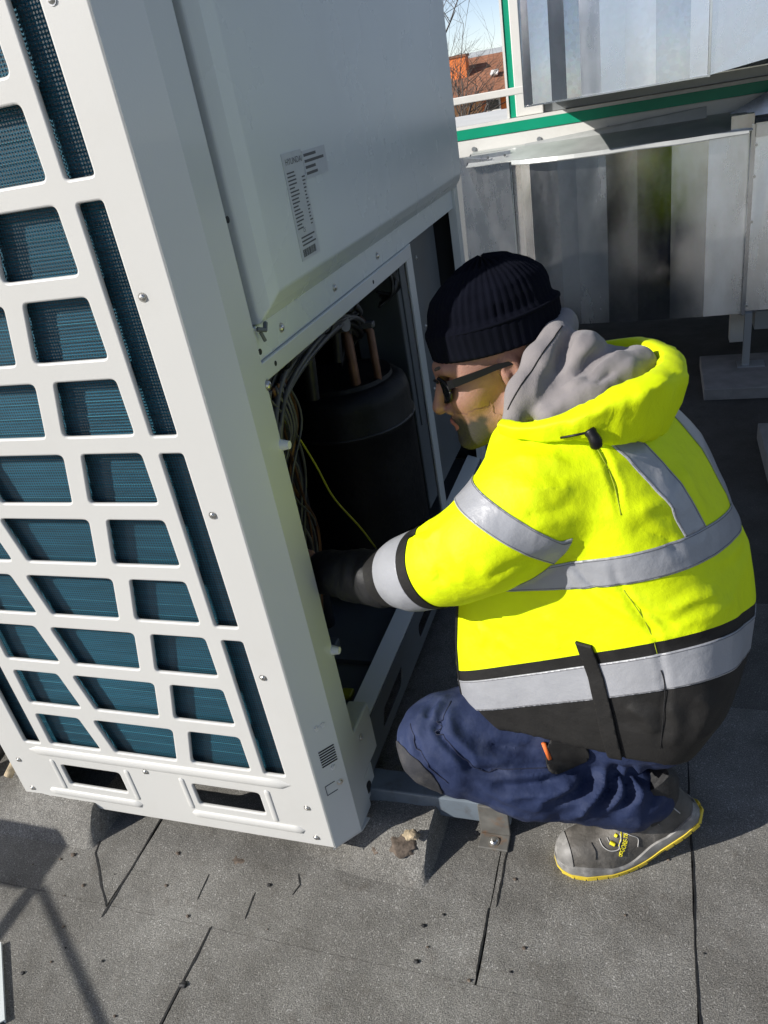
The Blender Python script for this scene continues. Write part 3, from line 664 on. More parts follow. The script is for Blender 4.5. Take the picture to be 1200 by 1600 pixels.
# upper service panel with pressed edge
def pressed_panel(y0, y1, z0, z1, x0, x1, inset, parent, name):
    o_ = [(x0, y0, z0), (x0, y1, z0), (x0, y1, z1), (x0, y0, z1)]
    il, ib = inset
    m_ = [(x0+(x1-x0)*0.62, y0+il*0.38, z0+ib*0.52), (x0+(x1-x0)*0.62, y1-il*0.38, z0+ib*0.52), (x0+(x1-x0)*0.62, y1-il*0.38, z1-ib*0.5), (x0+(x1-x0)*0.62, y0+il*0.38, z1-ib*0.5)]
    i_ = [(x1, y0+il, z0+ib), (x1, y1-il, z0+ib), (x1, y1-il, z1-ib), (x1, y0+il, z1-ib)]
    b_ = [(x0-0.02, y, z) for _, y, z in o_]
    mb = MB(); mb.add(b_+o_+m_+i_, [(0, 1, 5, 4)[::-1], (1, 2, 6, 5)[::-1], (2, 3, 7, 6)[::-1], (3, 0, 4, 7)[::-1]] +
       [(a+4, (a+1) % 4+4, (a+1) % 4+8, a+8) for a in range(4)] + [(a+8, (a+1) % 4+8, (a+1) % 4+12, a+12) for a in range(4)] + [(12, 13, 14, 15), (3, 2, 1, 0)])
    return mb.build(name, M['panel'], parent, bevel=0.003)
dp = pressed_panel(1.078, 2.505, 1.137, 1.775, XS-0.001, -0.562, (0.032, 0.042), hp, 'upper_panel')
# rating label on it
XF = -0.5618
def on_panel(name, y0, y1, z0, z1, material, d, parent, skew=0.0):
    x = XF+d
    v = [(x, y0, z0), (x, y1, z0), (x, y1, z1), (x, y0, z1)]
    v += [(x-d*0.9, y, z) for _, y, z in v]
    return MB().add(v, [(0, 1, 2, 3), (7, 6, 5, 4), (0, 4, 5, 1), (1, 5, 6, 2), (2, 6, 7, 3), (3, 7, 4, 0)]).build(name, material, parent)
lb = on_panel('rating_label', 1.218, 1.300, 1.200, 1.366, M['sticker'], 0.0005, dp)
lb2 = on_panel('address_label', 1.302, 1.408, 1.318, 1.362, M['sticker'], 0.0005, dp)
def print_text(body, y, z, size, parent, wy=1.0):
    cu = bpy.data.curves.new('print', 'FONT'); cu.body = body; cu.size = size; cu.align_x = 'LEFT'
    tmp = bpy.data.objects.new('tmp', cu); col.objects.link(tmp); dg = bpy.context.evaluated_depsgraph_get(); dg.update()
    me = bpy.data.meshes.new_from_object(tmp.evaluated_get(dg)); bpy.data.objects.remove(tmp); bpy.data.curves.remove(cu)
    o_ = org(parent)
    for v in me.vertices: v.co = (XF+0.0008-o_.x, y+v.co.x*wy-o_.y, z+v.co.y-o_.z)
    me.materials.clear(); return link('printed_line', me, M['ink'], parent)
print_text('HYUNDAI', 1.228, 1.348, 0.0135, lb, 1.15)
rl = random.Random(5)
for i in range(16):
    z = 1.335-i*0.0057
    on_panel('printed_line', 1.226, 1.226+rl.uniform(0.02, 0.036), z, z+0.0022, M['ink'], 0.0008, lb)
    if i > 1: on_panel('printed_line', 1.283, 1.283+rl.uniform(0.006, 0.013), z, z+0.0022, M['ink'], 0.0008, lb)
for i in range(3): on_panel('printed_line', 1.232, 1.290-(i % 2)*0.012, 1.234-i*0.006, 1.2365-i*0.006, M['ink'], 0.0008, lb)
print_text('CE', 1.245, 1.2425, 0.009, lb)
y = 1.228
while y < 1.283:
    w = rl.choice([0.0012, 0.002, 0.003]); on_panel('barcode_bar', y, y+w, 1.205, 1.217, M['ink'], 0.0008, lb); y += w+rl.choice([0.001, 0.0018])
for i, w in enumerate((0.055, 0.088, 0.045, 0.05)): on_panel('printed_line', 1.307, 1.307+w, 1.3525-i*0.0095, 1.357-i*0.0095, M['ink'], 0.0008, lb2)

# beam under the panel
MB().box(XS-0.030, XS-0.007, 1.055, 2.47, 1.082, 1.136).build('beam', M['panel'], hp, bevel=0.002)
MB().box(XS-0.034, XS-0.001, 1.052, 1.94, 1.050, 1.0815).build('beam_flange', M['post'], hp, bevel=0.002)
for yy in (1.16, 1.42, 1.70): screw((XS-0.007, yy, 1.108), (1, 0, 0), hp, 0.9)
for yy in (1.10, 1.63): MB().cyl((XS-0.002, yy, 1.066), (1, 0, 0), 0.0045, 0.0014, 10).build('punched_hole', M['dark'], hp)
hk = MB().tube([(XS+0.002, 1.062, 1.135), (XS+0.010, 1.072, 1.13), (XS+0.006, 1.085, 1.138)], 0.004, 6).tube([(XS+0.002, 1.07, 1.128), (XS+0.004, 1.075, 1.112)], 0.003, 6)
hk.build('latch_hook', M['inner'], hp)
# middle post and inner parts
MB().prism([(XS-0.004, 1.905), (XS-0.004, 1.955), (XS-0.03, 1.975), (XS-0.033, 1.97), (XS-0.008, 1.952), (XS-0.008, 1.905)], 0.27, 1.082).build('middle_post', M['post'], hp)
for z in (0.45, 0.62, 0.80, 0.97): screw((XS-0.012, 1.963, z), (0.7, 0.7, 0), hp, 0.7)
MB().box(-0.80, -0.66, 1.99, 2.44, 0.28, 1.13).build('control_box', M['inner'], hp, bevel=0.004)
MB().box(-0.66, -0.655, 2.02, 2.20, 0.55, 1.05).build('control_cover', M['inner'], hp, bevel=0.002)
for z in (0.6, 0.8, 1.0): screw((-0.655, 2.19, z), (1, 0, 0), hp, 0.7)
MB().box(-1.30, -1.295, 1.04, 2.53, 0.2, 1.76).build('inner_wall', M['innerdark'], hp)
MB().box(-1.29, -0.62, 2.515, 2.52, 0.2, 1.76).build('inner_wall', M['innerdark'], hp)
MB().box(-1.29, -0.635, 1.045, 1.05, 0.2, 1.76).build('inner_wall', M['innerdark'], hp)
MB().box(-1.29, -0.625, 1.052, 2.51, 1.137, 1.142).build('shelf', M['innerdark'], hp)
MB().box(XL-0.041, XL-0.038, 1.05, 2.46, ZB+0.03, ZT).build('far_side_panel', M['post'], hp)
MB().box(XL+0.003, XR-0.003, YBK+0.010, YBK+0.013, ZB+0.03, ZT).build('rear_panel', M['post'], hp)
tp = MB().box(XL-0.045, XR+0.045, YF-0.004, YBK+0.02, ZT+0.001, ZT+0.03).build('top_cover', M['post'], hp, bevel=0.006)
for yc in (1.35, 2.15):
    fr = MB(); n = 40
    rings = [[(XC+rr_*math.cos(2*math.pi*k/n), yc+rr_*math.sin(2*math.pi*k/n), z) for k in range(n)] for rr_, z in ((0.37, ZT+0.03), (0.36, ZT+0.12), (0.345, ZT+0.12), (0.335, ZT+0.031))]
    fr.loft(rings, cap=False); f_ = fr.build('fan_ring', M['post'], tp, smooth=R(40))
# base: tray, sloping side rail with oval holes
tray = MB().box(-1.29, -0.64, 1.052, 2.51, 0.185, 0.198).build('base_tray', M['inner'], hp)
for yy in (1.35, 1.62, 2.0): MB().box(-1.28, -0.645, yy, yy+0.02, 0.1985, 0.212).build('tray_rib', M['inner'], tray)
def side_rail():
    # web with rounded openings, top ledge
    cu_h = [round_poly([(1.21, 0.125), (1.37, 0.125), (1.40, 0.17), (1.24, 0.17)], 0.018), round_poly([(1.55, 0.125), (1.75, 0.125), (1.75, 0.17), (1.55, 0.17)], 0.018), round_poly([(2.0, 0.125), (2.2, 0.125), (2.2, 0.17), (2.0, 0.17)], 0.018)]
    ou = [Vector(p) for p in ((1.06, 0.095), (2.48, 0.095), (2.48, 0.215), (1.16, 0.215), (1.14, 0.262), (1.06, 0.262))]
    o = panel_with_holes('base_rail', ou, cu_h, 0.0, 0.001, 0.0008, M['inner'], None)
    me = o.data; ob = Vector(org(hp))
    for v in me.vertices:
        yy, d_, z = v.co.x, v.co.y, v.co.z
        v.co = (XS-0.010+d_-ob.x, yy-ob.y, z-ob.z)
    o.parent = hp; return o
sr = side_rail(); ORG[sr.name] = org(hp)
MB().add([(XS-0.012, 1.165, 0.2155), (XS-0.012, 2.47, 0.2155), (XS-0.055, 2.47, 0.230), (XS-0.055, 1.165, 0.230), (XS-0.012, 1.165, 0.2195), (XS-0.012, 2.47, 0.2195), (XS-0.055, 2.47, 0.234), (XS-0.055, 1.165, 0.234)],
         [(3, 2, 1, 0), (4, 5, 6, 7), (0, 1, 5, 4), (1, 2, 6, 5), (2, 3, 7, 6), (3, 0, 4, 7)]).build('rail_ledge', M['post'], sr)
MB().box(XS-0.05, XS-0.004, 1.054, 1.155, 0.135, 0.268).build('corner_bracket', M['post'], hp, bevel=0.004)
MB().box(XS-0.05, XS-0.0045, 1.022, 1.11, 0.066, 0.134).build('lifting_lug', M['post'], hp, bevel=0.004)
MB().cyl((XS-0.004, 1.068, 0.098), (1, 0, 0), 0.014, 0.0012, 18).build('lug_hole', M['dark'], hp)
screw((XS-0.003, 1.085, 0.232), (1, 0, 0), hp, 0.8)
# compressor in its black jacket
cx, cy, cr = -0.765, 1.76, 0.165; n = 48
cmp_ = MB(); rings = []
for z, q in ((0.20, 0.98), (0.23, 1.0), (0.60, 1.0), (0.675, 1.0), (0.685, 1.03), (0.70, 1.03), (0.712, 1.0), (0.76, 1.0), (0.785, 0.97), (0.80, 0.86), (0.802, 0.78), (0.812, 0.76), (0.815, 0.4)):
    rings.append([(cx+cr*q*math.cos(2*math.pi*k/n)*(1+0.012*mnoise.noise(Vector((k*0.4, z*9, 1)))), cy+cr*q*math.sin(2*math.pi*k/n)*(1+0.012*mnoise.noise(Vector((k*0.4, z*9, 1)))), z+0.004*mnoise.noise(Vector((k*0.3, z*20, 4)))) for k in range(n)])
cmp_.loft(rings); cmo = cmp_.build('compressor', M['jacket_black'], hp, smooth=R(60))
lidr = MB().tube([(cx+cr*1.02*math.cos(a), cy+cr*1.02*math.sin(a), 0.695) for a in [2*math.pi*k/40 for k in range(41)]], 0.005, 6); lidr.build('jacket_seam', M['rubber'], cmo, smooth=True)
for (px, py, z1, r_) in ((-0.70, 1.68, 0.97, 0.013), (-0.655, 1.72, 0.93, 0.010)):
    MB().tube([(px, py, 0.80), (px, py, z1), (px-0.05, py+0.03, z1+0.05), (px-0.25, py+0.08, z1+0.06)], r_, 12).build('copper_pipe', M['copper'], cmo, smooth=R(60))
MB().box(-0.685, -0.635, 1.69, 1.71, 0.945, 0.960).build('pipe_clamp', M['cable_grey'], cmo, bevel=0.003)
for (px, py, z0, z1, r_) in ((-0.84, 1.50, 0.2, 1.08, 0.022), (-0.90, 1.58, 0.2, 1.08, 0.016), (-0.72, 1.47, 0.86, 1.07, 0.014), (-0.78, 1.36, 0.62, 1.06, 0.018), (-0.70, 1.60, 0.90, 1.06, 0.010)): MB().tube(smooth_path([(px, py, z0), (px+0.01, py, (z0+z1)/2), (px, py+0.02, z1-0.05), (px-0.05, py+0.08, z1)], 5), r_, 12).build('insulated_pipe', M['rubber'], hp, smooth=R(60))
MB().cyl((-0.69, 1.57, 0.99), (1, -0.3, 0.2), 0.018, 0.045, 12).build('valve', M['cable_grey'], hp)
MB().tube([(-0.95, 1.42, 0.45), (-0.95, 1.42, 0.90)], 0.045, 20).build('accumulator', M['rubber'], hp, smooth=R(50))
MB().tube([(-0.74, 1.25, 1.0), (-0.72, 1.30, 0.92), (-0.71, 1.31, 0.86)], [0.008, 0.014, 0.010], 10).build('sensor_plug', M['inner'], hp, smooth=R(50))
wr = random.Random(11)
for i in range(26):
    z = 1.045-wr.uniform(0, 0.055); x = -0.64-wr.uniform(0, 0.03)
    pts = [(x, 1.12, z-0.09-wr.uniform(0, 0.1)), (x, 1.2, z-0.04), (x+0.01, 1.32, z), (x, 1.50, z+0.004), (x-0.01, 1.62, z-0.01), (x-0.03, 1.70+wr.uniform(-0.02, 0.06), z-0.03-wr.uniform(0, 0.06)), (x-0.10, 1.74, z-0.07-wr.uniform(0, 0.1))]
    pts = [(a+wr.uniform(-0.008, 0.008), b+wr.uniform(-0.015, 0.015), c+wr.uniform(-0.008, 0.008)) for a, b, c in pts]
    MB().tube(smooth_path(pts, 6), wr.choice([0.003, 0.004, 0.005, 0.0065]), 7).build('cable', M['cable_grey'] if i % 3 else M['rubber'], hp, smooth=True)
for i in range(16):
    y0 = 1.12+wr.uniform(0, 0.1); pts = [(-0.645, y0, 1.0), (-0.66+wr.uniform(-0.03, 0.02), y0+wr.uniform(-0.03, 0.06), 0.9), (-0.68+wr.uniform(-0.04, 0.02), y0+wr.uniform(-0.03, 0.08), 0.78), (-0.70, y0+wr.uniform(-0.03, 0.1), 0.62), (-0.72, y0+0.05, 0.40)]
    MB().tube(smooth_path(pts, 6), wr.choice([0.0025, 0.003, 0.005]), 6).build('cable', M['cable_grey'] if i % 4 else M['copper'], hp, smooth=True)
for i in range(8):
    y0 = 1.84+wr.uniform(-0.02, 0.03); pts = [(-0.625, y0-0.02, 1.06), (-0.615, y0+wr.uniform(-0.03, 0.03), 1.03), (-0.62, y0+wr.uniform(-0.02, 0.03), 0.99), (-0.66, y0, 0.97+wr.uniform(-0.02, 0.03))]
    MB().tube(smooth_path(pts, 6), 0.004, 6).build('cable', M['rubber'], hp, smooth=True)
for y0 in (1.19, 1.40, 1.55): MB().tube(smooth_path([(-0.620, y0, 1.065), (-0.612, y0+0.01, 1.05), (-0.63, y0+0.025, 1.02), (-0.66, y0+0.03, 1.015)], 5), 0.0022, 6).build('cable_tie', M['rubber'], hp)
MB().tube(smooth_path([(-0.70, 1.25, 0.92), (-0.69, 1.29, 0.86), (-0.675, 1.32, 0.77), (-0.66, 1.34, 0.68), (-0.63, 1.38, 0.58), (-0.62, 1.42, 0.50)], 8), 0.0022, 8).build('earth_wire', M['yellow_wire'], hp, smooth=True)
MB().box(-0.90, -0.76, 1.33, 1.40, 0.199, 0.24).build('terminal_block', M['inner'], hp, bevel=0.004)
MB().box(-0.70, -0.67, 1.22, 1.25, 0.2, 0.215).build('yellow_cap', M['yellow_wire'], hp, bevel=0.004)

# rails that carry the unit, with a bolted foot bracket
def rail(y0, y1, x1, label):
    e = empty('steel_rail', ((-1.5+x1)/2, (y0+y1)/2, 0.03), label, 'steel rail', 'rails under the heat pump')
    MB().box(-1.50, x1, y0, y1, 0.030, 0.0895).build('box_section', M['steel_grey'], e, bevel=0.004)
    MB().box(x1-0.066, x1-0.002, y0-0.0065, y0-0.0005, 0.004, 0.088).build('foot_bracket', M['rusty'], e, bevel=0.002)
    MB().box(x1-0.066, x1-0.002, y0-0.045, y0-0.0068, 0.002, 0.008).build('foot_plate', M['rusty'], e, bevel=0.002)
    screw((x1-0.034, y0-0.027, 0.008), (0, 0, 1), e, 1.3)
    return e
rail(1.072, 1.132, -0.286, 'grey steel rail with a rusty foot bracket below the worker\'s knee')
rail(2.35, 2.41, -0.5, 'steel rail under the rear of the heat pump')

# second unit of the same kind, added out of view to shade the roof behind
KEEP = ('front_grille', 'fin_coil', 'coil_core', 'corner_post', 'far_side_panel', 'rear_panel', 'top_cover', 'fan_ring', 'upper_panel', 'base_tray', 'inner_wall')
shade_hp = empty('heat_pump', (-1.04-1.14, 1.75, 0.09), 'unseen cream heat pump added left of the opened one to shade the roof behind', 'heat pump')
for ch_ in list(hp.children):
    if ch_.name.split('.')[0] in KEEP:
        c_ = ch_.copy(); col.objects.link(c_); c_.parent = shade_hp
        for g_ in ch_.children:
            if g_.name.split('.')[0] in KEEP: d_ = g_.copy(); col.objects.link(d_); d_.parent = c_
MB().box(-1.14-0.61, -1.14-0.594, 1.056, 2.47, 0.10, 1.13).build('lower_panel', M['panel'], shade_hp)
for y_ in (1.072, 2.35): 
    r2 = empty('steel_rail', (-2.18, y_+0.03, 0.03), 'grey steel rail under the unseen added left heat pump, %s' % ('front' if y_ < 2 else 'rear'), 'steel rail', 'rails under the heat pump')
    MB().box(-2.66, -1.70, y_, y_+0.06, 0.0, 0.0895).build('box_section', M['steel_grey'], r2)
# ================================================================== SIGNED-DISTANCE MODELLING
def axis_grid(lo, hi, coarse, fines):
    """grid line positions: coarse steps, finer inside the given spans"""
    out = [lo]
    while out[-1] < hi:
        st = coarse
        for a, b, f in fines:
            if a-coarse <= out[-1] <= b: st = min(st, f)
        out.append(out[-1]+st)
    return np.array(out, dtype=np.float64)
class Field:
    def __init__(s, xs, ys, zs):
        s.ax = (xs, ys, zs); s.F = np.full((len(xs), len(ys), len(zs)), 1.0)
    def sub(s, lo, hi):
        sl = []
        for k in range(3):
            a = s.ax[k]; i0 = max(0, np.searchsorted(a, lo[k])-1); i1 = min(len(a), np.searchsorted(a, hi[k])+1); sl.append(slice(i0, max(i1, i0)))
        X, Y, Z = np.meshgrid(s.ax[0][sl[0]], s.ax[1][sl[1]], s.ax[2][sl[2]], indexing='ij', sparse=True)
        return tuple(sl), X, Y, Z
    def blend(s, sl, d, k, op='add'):
        G = s.F[sl]
        if op == 'add':
            if k > 0:
                h = np.clip(0.5+0.5*(G-d)/k, 0, 1); s.F[sl] = G*(1-h)+d*h-k*h*(1-h)
            else: s.F[sl] = np.minimum(G, d)
        else:   # carve
            d = -d
            if k > 0:
                h = np.clip(0.5-0.5*(G-d)/k, 0, 1); s.F[sl] = G*(1-h)+d*h+k*h*(1-h)
            else: s.F[sl] = np.maximum(G, d)
    def capsule(s, a, b, ra, rb, k=0.02, op='add'):
        a = np.array(a, float); b = np.array(b, float); m = max(ra, rb)+k+0.03
        sl, X, Y, Z = s.sub(np.minimum(a, b)-m, np.maximum(a, b)+m)
        s.blend(sl, d_capsule(X, Y, Z, a, b, ra, rb), k, op); return s
    def chain(s, pts, rad, k=0.02, op='add'):
        for i in range(len(pts)-1): s.capsule(pts[i], pts[i+1], rad[i], rad[i+1], k if i else k, op)
        return s
    def ellipsoid(s, c, r, B=None, k=0.02, op='add'):
        c = np.array(c, float); m = max(r)+k+0.03
        sl, X, Y, Z = s.sub(c-m, c+m); x, y, z = X-c[0], Y-c[1], Z-c[2]
        if B is not None:
            B = np.array(B); x, y, z = (B[0][0]*x+B[0][1]*y+B[0][2]*z, B[1][0]*x+B[1][1]*y+B[1][2]*z, B[2][0]*x+B[2][1]*y+B[2][2]*z)
        k0 = np.sqrt((x/r[0])**2+(y/r[1])**2+(z/r[2])**2)+1e-9; k1 = np.sqrt((x/r[0]**2)**2+(y/r[1]**2)**2+(z/r[2]**2)**2)+1e-9
        s.blend(sl, k0*(k0-1)/k1, k, op); return s
    def mesh(s): return surface_nets(s.F, *s.ax)
def d_capsule(X, Y, Z, a, b, ra, rb):
    d = b-a; L2 = max(d@d, 1e-12)
    t = np.clip(((X-a[0])*d[0]+(Y-a[1])*d[1]+(Z-a[2])*d[2])/L2, 0, 1)
    return np.sqrt((X-a[0]-t*d[0])**2+(Y-a[1]-t*d[1])**2+(Z-a[2]-t*d[2])**2)-(ra+(rb-ra)*t)
def surface_nets(F, xs, ys, zs):
    S = F < 0
    c = [S[i:S.shape[0]-1+i, j:S.shape[1]-1+j, k:S.shape[2]-1+k] for i in (0, 1) for j in (0, 1) for k in (0, 1)]
    cnt = sum(q.astype(np.int8) for q in c); act = (cnt > 0) & (cnt < 8)
    I = np.argwhere(act); idx = np.full(act.shape, -1, dtype=np.int64); idx[act] = np.arange(len(I))
    P = np.zeros((len(I), 3)); N = np.zeros(len(I))
    corner = [(i, j, k) for i in (0, 1) for j in (0, 1) for k in (0, 1)]
    val = {o: F[I[:, 0]+o[0], I[:, 1]+o[1], I[:, 2]+o[2]] for o in corner}
    pos = {o: np.stack([xs[I[:, 0]+o[0]], ys[I[:, 1]+o[1]], zs[I[:, 2]+o[2]]], 1) for o in corner}
    for o in corner:
        for ax in range(3):
            if o[ax]: continue
            q = list(o); q[ax] = 1; q = tuple(q); a, b = val[o], val[q]; m = (a < 0) != (b < 0)
            t = np.where(m, a/np.where(m, a-b, 1), 0)
            P[m] += (pos[o]+(pos[q]-pos[o])*t[:, None])[m]; N[m] += 1
    P /= N[:, None]; quads = []
    for ax in range(3):
        o1, o2 = [(1, 2), (2, 0), (0, 1)][ax]
        A = np.take(S, range(S.shape[ax]-1), ax); Bq = np.take(S, range(1, S.shape[ax]), ax); E = np.argwhere(A != Bq)
        ok = (E[:, o1] > 0) & (E[:, o2] > 0) & (E[:, o1] < act.shape[o1]) & (E[:, o2] < act.shape[o2]); E = E[ok]
        def cell(d1, d2):
            q = E.copy(); q[:, o1] -= d1; q[:, o2] -= d2; return idx[q[:, 0], q[:, 1], q[:, 2]]
        Q = np.stack([cell(1, 1), cell(0, 1), cell(0, 0), cell(1, 0)], 1); inside = S[E[:, 0], E[:, 1], E[:, 2]]
        Q[~inside] = Q[~inside][:, ::-1]; quads.append(Q)
    return P, np.concatenate(quads)
def relax(P, Q, it=2, lam=0.5):
    e = np.concatenate([Q[:, [0, 1]], Q[:, [1, 2]], Q[:, [2, 3]], Q[:, [3, 0]]]); n = len(P)
    for _ in range(it):
        A = np.zeros_like(P); C_ = np.zeros(n)
        np.add.at(A, e[:, 0], P[e[:, 1]]); np.add.at(A, e[:, 1], P[e[:, 0]]); np.add.at(C_, e[:, 0], 1); np.add.at(C_, e[:, 1], 1)
        P = P+lam*(A/np.maximum(C_, 1)[:, None]-P)
    return P
def normals(P, T):
    n = np.cross(P[T[:, 1]]-P[T[:, 0]], P[T[:, 2]]-P[T[:, 0]]); N = np.zeros_like(P)
    for k in range(3): np.add.at(N, T[:, k], n)
    return N/np.maximum(np.linalg.norm(N, axis=1), 1e-12)[:, None]
def tris(Q): return np.concatenate([Q[:, [0, 1, 2]], Q[:, [0, 2, 3]]])
def clip_mesh(P, T, fields, g, keep=True):
    """keep the part of the surface where field g > 0; every field is carried along"""
    v = fields[g] if keep else -fields[g]; s = v[T] > 0; c = s.sum(1)
    outT = [T[c == 3]]; newP = []; newF = {k: [] for k in fields}; cache = {}; base = len(P); ex = []
    def cut(i, j):
        key = (i, j) if i < j else (j, i)
        if key not in cache:
            t = v[i]/(v[i]-v[j]); newP.append(P[i]+(P[j]-P[i])*t); cache[key] = base+len(newP)-1
            for k in fields: newF[k].append(fields[k][i]+(fields[k][j]-fields[k][i])*t)
        return cache[key]
    for tri, ss in zip(T[(c == 1) | (c == 2)], s[(c == 1) | (c == 2)]):
        poly = []
        for a in range(3):
            b = (a+1) % 3
            if ss[a]: poly.append(int(tri[a]))
            if ss[a] != ss[b]: poly.append(cut(int(tri[a]), int(tri[b])))
        for a in range(1, len(poly)-1): ex.append((poly[0], poly[a], poly[a+1]))
    T2 = np.concatenate(outT+([np.array(ex)] if ex else [])) if len(ex) or len(outT[0]) else np.zeros((0, 3), int)
    P2 = np.concatenate([P, np.array(newP).reshape(-1, 3)]); F2 = {k: np.concatenate([fields[k], np.array(newF[k])]) for k in fields}
    used = np.unique(T2); mp = np.full(len(P2), -1); mp[used] = np.arange(len(used))
    return P2[used], mp[T2], {k: F2[k][used] for k in F2}

# ================================================================== THE WORKER: measures of the pose
PSI = math.radians(15)
fw = np.array([-math.cos(PSI), math.sin(PSI), 0.0]); lf = np.array([-math.sin(PSI), -math.cos(PSI), 0.0])   # ahead and to his left
TC = {  # height: (back, front, half width, middle y) measured along his own axes about x=-0.08, y=1.17
}
Tz  = np.array([0.24, 0.30, 0.36, 0.45, 0.55, 0.66, 0.76, 0.84, 0.90, 0.945, 0.985])
Tcx = np.array([-0.125, -0.122, -0.116, -0.100, -0.093, -0.094, -0.095, -0.105, -0.120, -0.135, -0.150])
Ta  = np.array([0.140, 0.176, 0.224, 0.248, 0.247, 0.236, 0.198, 0.166, 0.130, 0.075, 0.008])
Tb  = np.array([0.180, 0.192, 0.198, 0.200, 0.196, 0.196, 0.200, 0.196, 0.168, 0.095, 0.010])
Tcy = np.array([1.185, 1.180, 1.175, 1.175, 1.180, 1.185, 1.19, 1.195, 1.20, 1.20, 1.20])
def d_torso(X, Y, Z):
    cx = np.interp(Z, Tz, Tcx); a = np.interp(Z, Tz, Ta); b = np.interp(Z, Tz, Tb); cy = np.interp(Z, Tz, Tcy)
    x = -((X-cx)*fw[0]+(Y-cy)*fw[1]); y = (X-cx)*lf[0]+(Y-cy)*lf[1]
    p = np.interp(Z, [0.50, 0.72], [4.2, 2.7]); r = (np.abs(x/a)**p+np.abs(y/b)**p)**(1/p)
    d = (r-1)*np.minimum(a, b)*0.95
    front = (-x)-np.interp(Z, [0.3, 0.42, 0.66, 0.8, 0.95], [0.262, 0.256, 0.240, 0.20, 0.14])
    return d, front
SL = [np.array(p) for p in ((-0.125, 1.115, 0.885), (-0.187, 1.040, 0.832), (-0.252, 1.003, 0.785), (-0.315, 1.010, 0.745), (-0.382, 1.030, 0.708), (-0.458, 1.062, 0.668))]
SLr = [0.085, 0.084, 0.074, 0.066, 0.058, 0.051]
SR = [np.array(p) for p in ((-0.12, 1.33, 0.84), (-0.22, 1.40, 0.68), (-0.33, 1.40, 0.58), (-0.48, 1.38, 0.53))]
SRr = [0.10, 0.085, 0.075, 0.055]
def seg_param(P, chain):
    """distance along a chain of points nearest to each vertex, and the distance off it"""
    best = np.full(len(P), 9.0); arc = np.zeros(len(P)); L0 = 0
    for a, b in zip(chain[:-1], chain[1:]):
        d = b-a; L = np.linalg.norm(d); t = np.clip(((P-a)@d)/(L*L), 0 if L0 else -2, 1 if b is not chain[-1] else 2)
        q = np.linalg.norm(P-a-t[:, None]*d, axis=1); m = q < best; best[m] = q[m]; arc[m] = (L0+t*L)[m]; L0 += L
    return arc, best
def jacket_mesh(h=0.0075):
    f = Field(axis_grid(-0.56, 0.26, h, []), axis_grid(0.88, 1.52, h, []), axis_grid(0.25, 1.03, h, []))
    sl, X, Y, Z = f.sub((-9,)*3, (9,)*3); d, front = d_torso(X, Y, Z)
    hem = np.interp(X, [-0.36, -0.30, -0.20, -0.08, 0.0, 0.08, 0.15], [0.348, 0.362, 0.380, 0.394, 0.394, 0.370, 0.340])+0*Y
    d = np.maximum(d, front); d = np.maximum(d, (hem-Z)*0.97)
    f.F[sl] = d
    f.chain(SL, SLr, 0.035); f.chain(SR, SRr, 0.03)
    return f
KL = np.array((-0.392, 1.035, 0.300)); AL = np.array((-0.035, 1.098, 0.155)); HL = np.array((-0.01, 1.13, 0.34))
KR = np.array((-0.285, 1.37, 0.25)); AR = np.array((-0.05, 1.36, 0.12)); HR = np.array((0.0, 1.29, 0.37))
def trouser_mesh(h=0.0075):
    f = Field(axis_grid(-0.50, 0.24, h, []), axis_grid(0.86, 1.52, h, []), axis_grid(0.02, 0.58, h, []))
    f.ellipsoid((-0.03, 1.19, 0.40), (0.150, 0.19, 0.13), None, 0)
    f.chain([HL, HL*0.5+KL*0.5+np.array((0, 0.040, -0.008)), KL+np.array((0.02, 0.008, 0.010))], [0.105, 0.094, 0.088], 0.04)
    f.chain([KL, KL*0.55+AL*0.45+np.array((0, -0.012, -0.004)), AL+np.array((-0.02, -0.008, 0.005)), AL+np.array((0.02, 0.006, -0.002))], [0.090, 0.090, 0.072, 0.058], 0.02)
    f.chain([HR, HR*0.5+KR*0.5, KR], [0.11, 0.10, 0.085], 0.04); f.chain([KR, AR], [0.085, 0.07], 0.03)
    return f
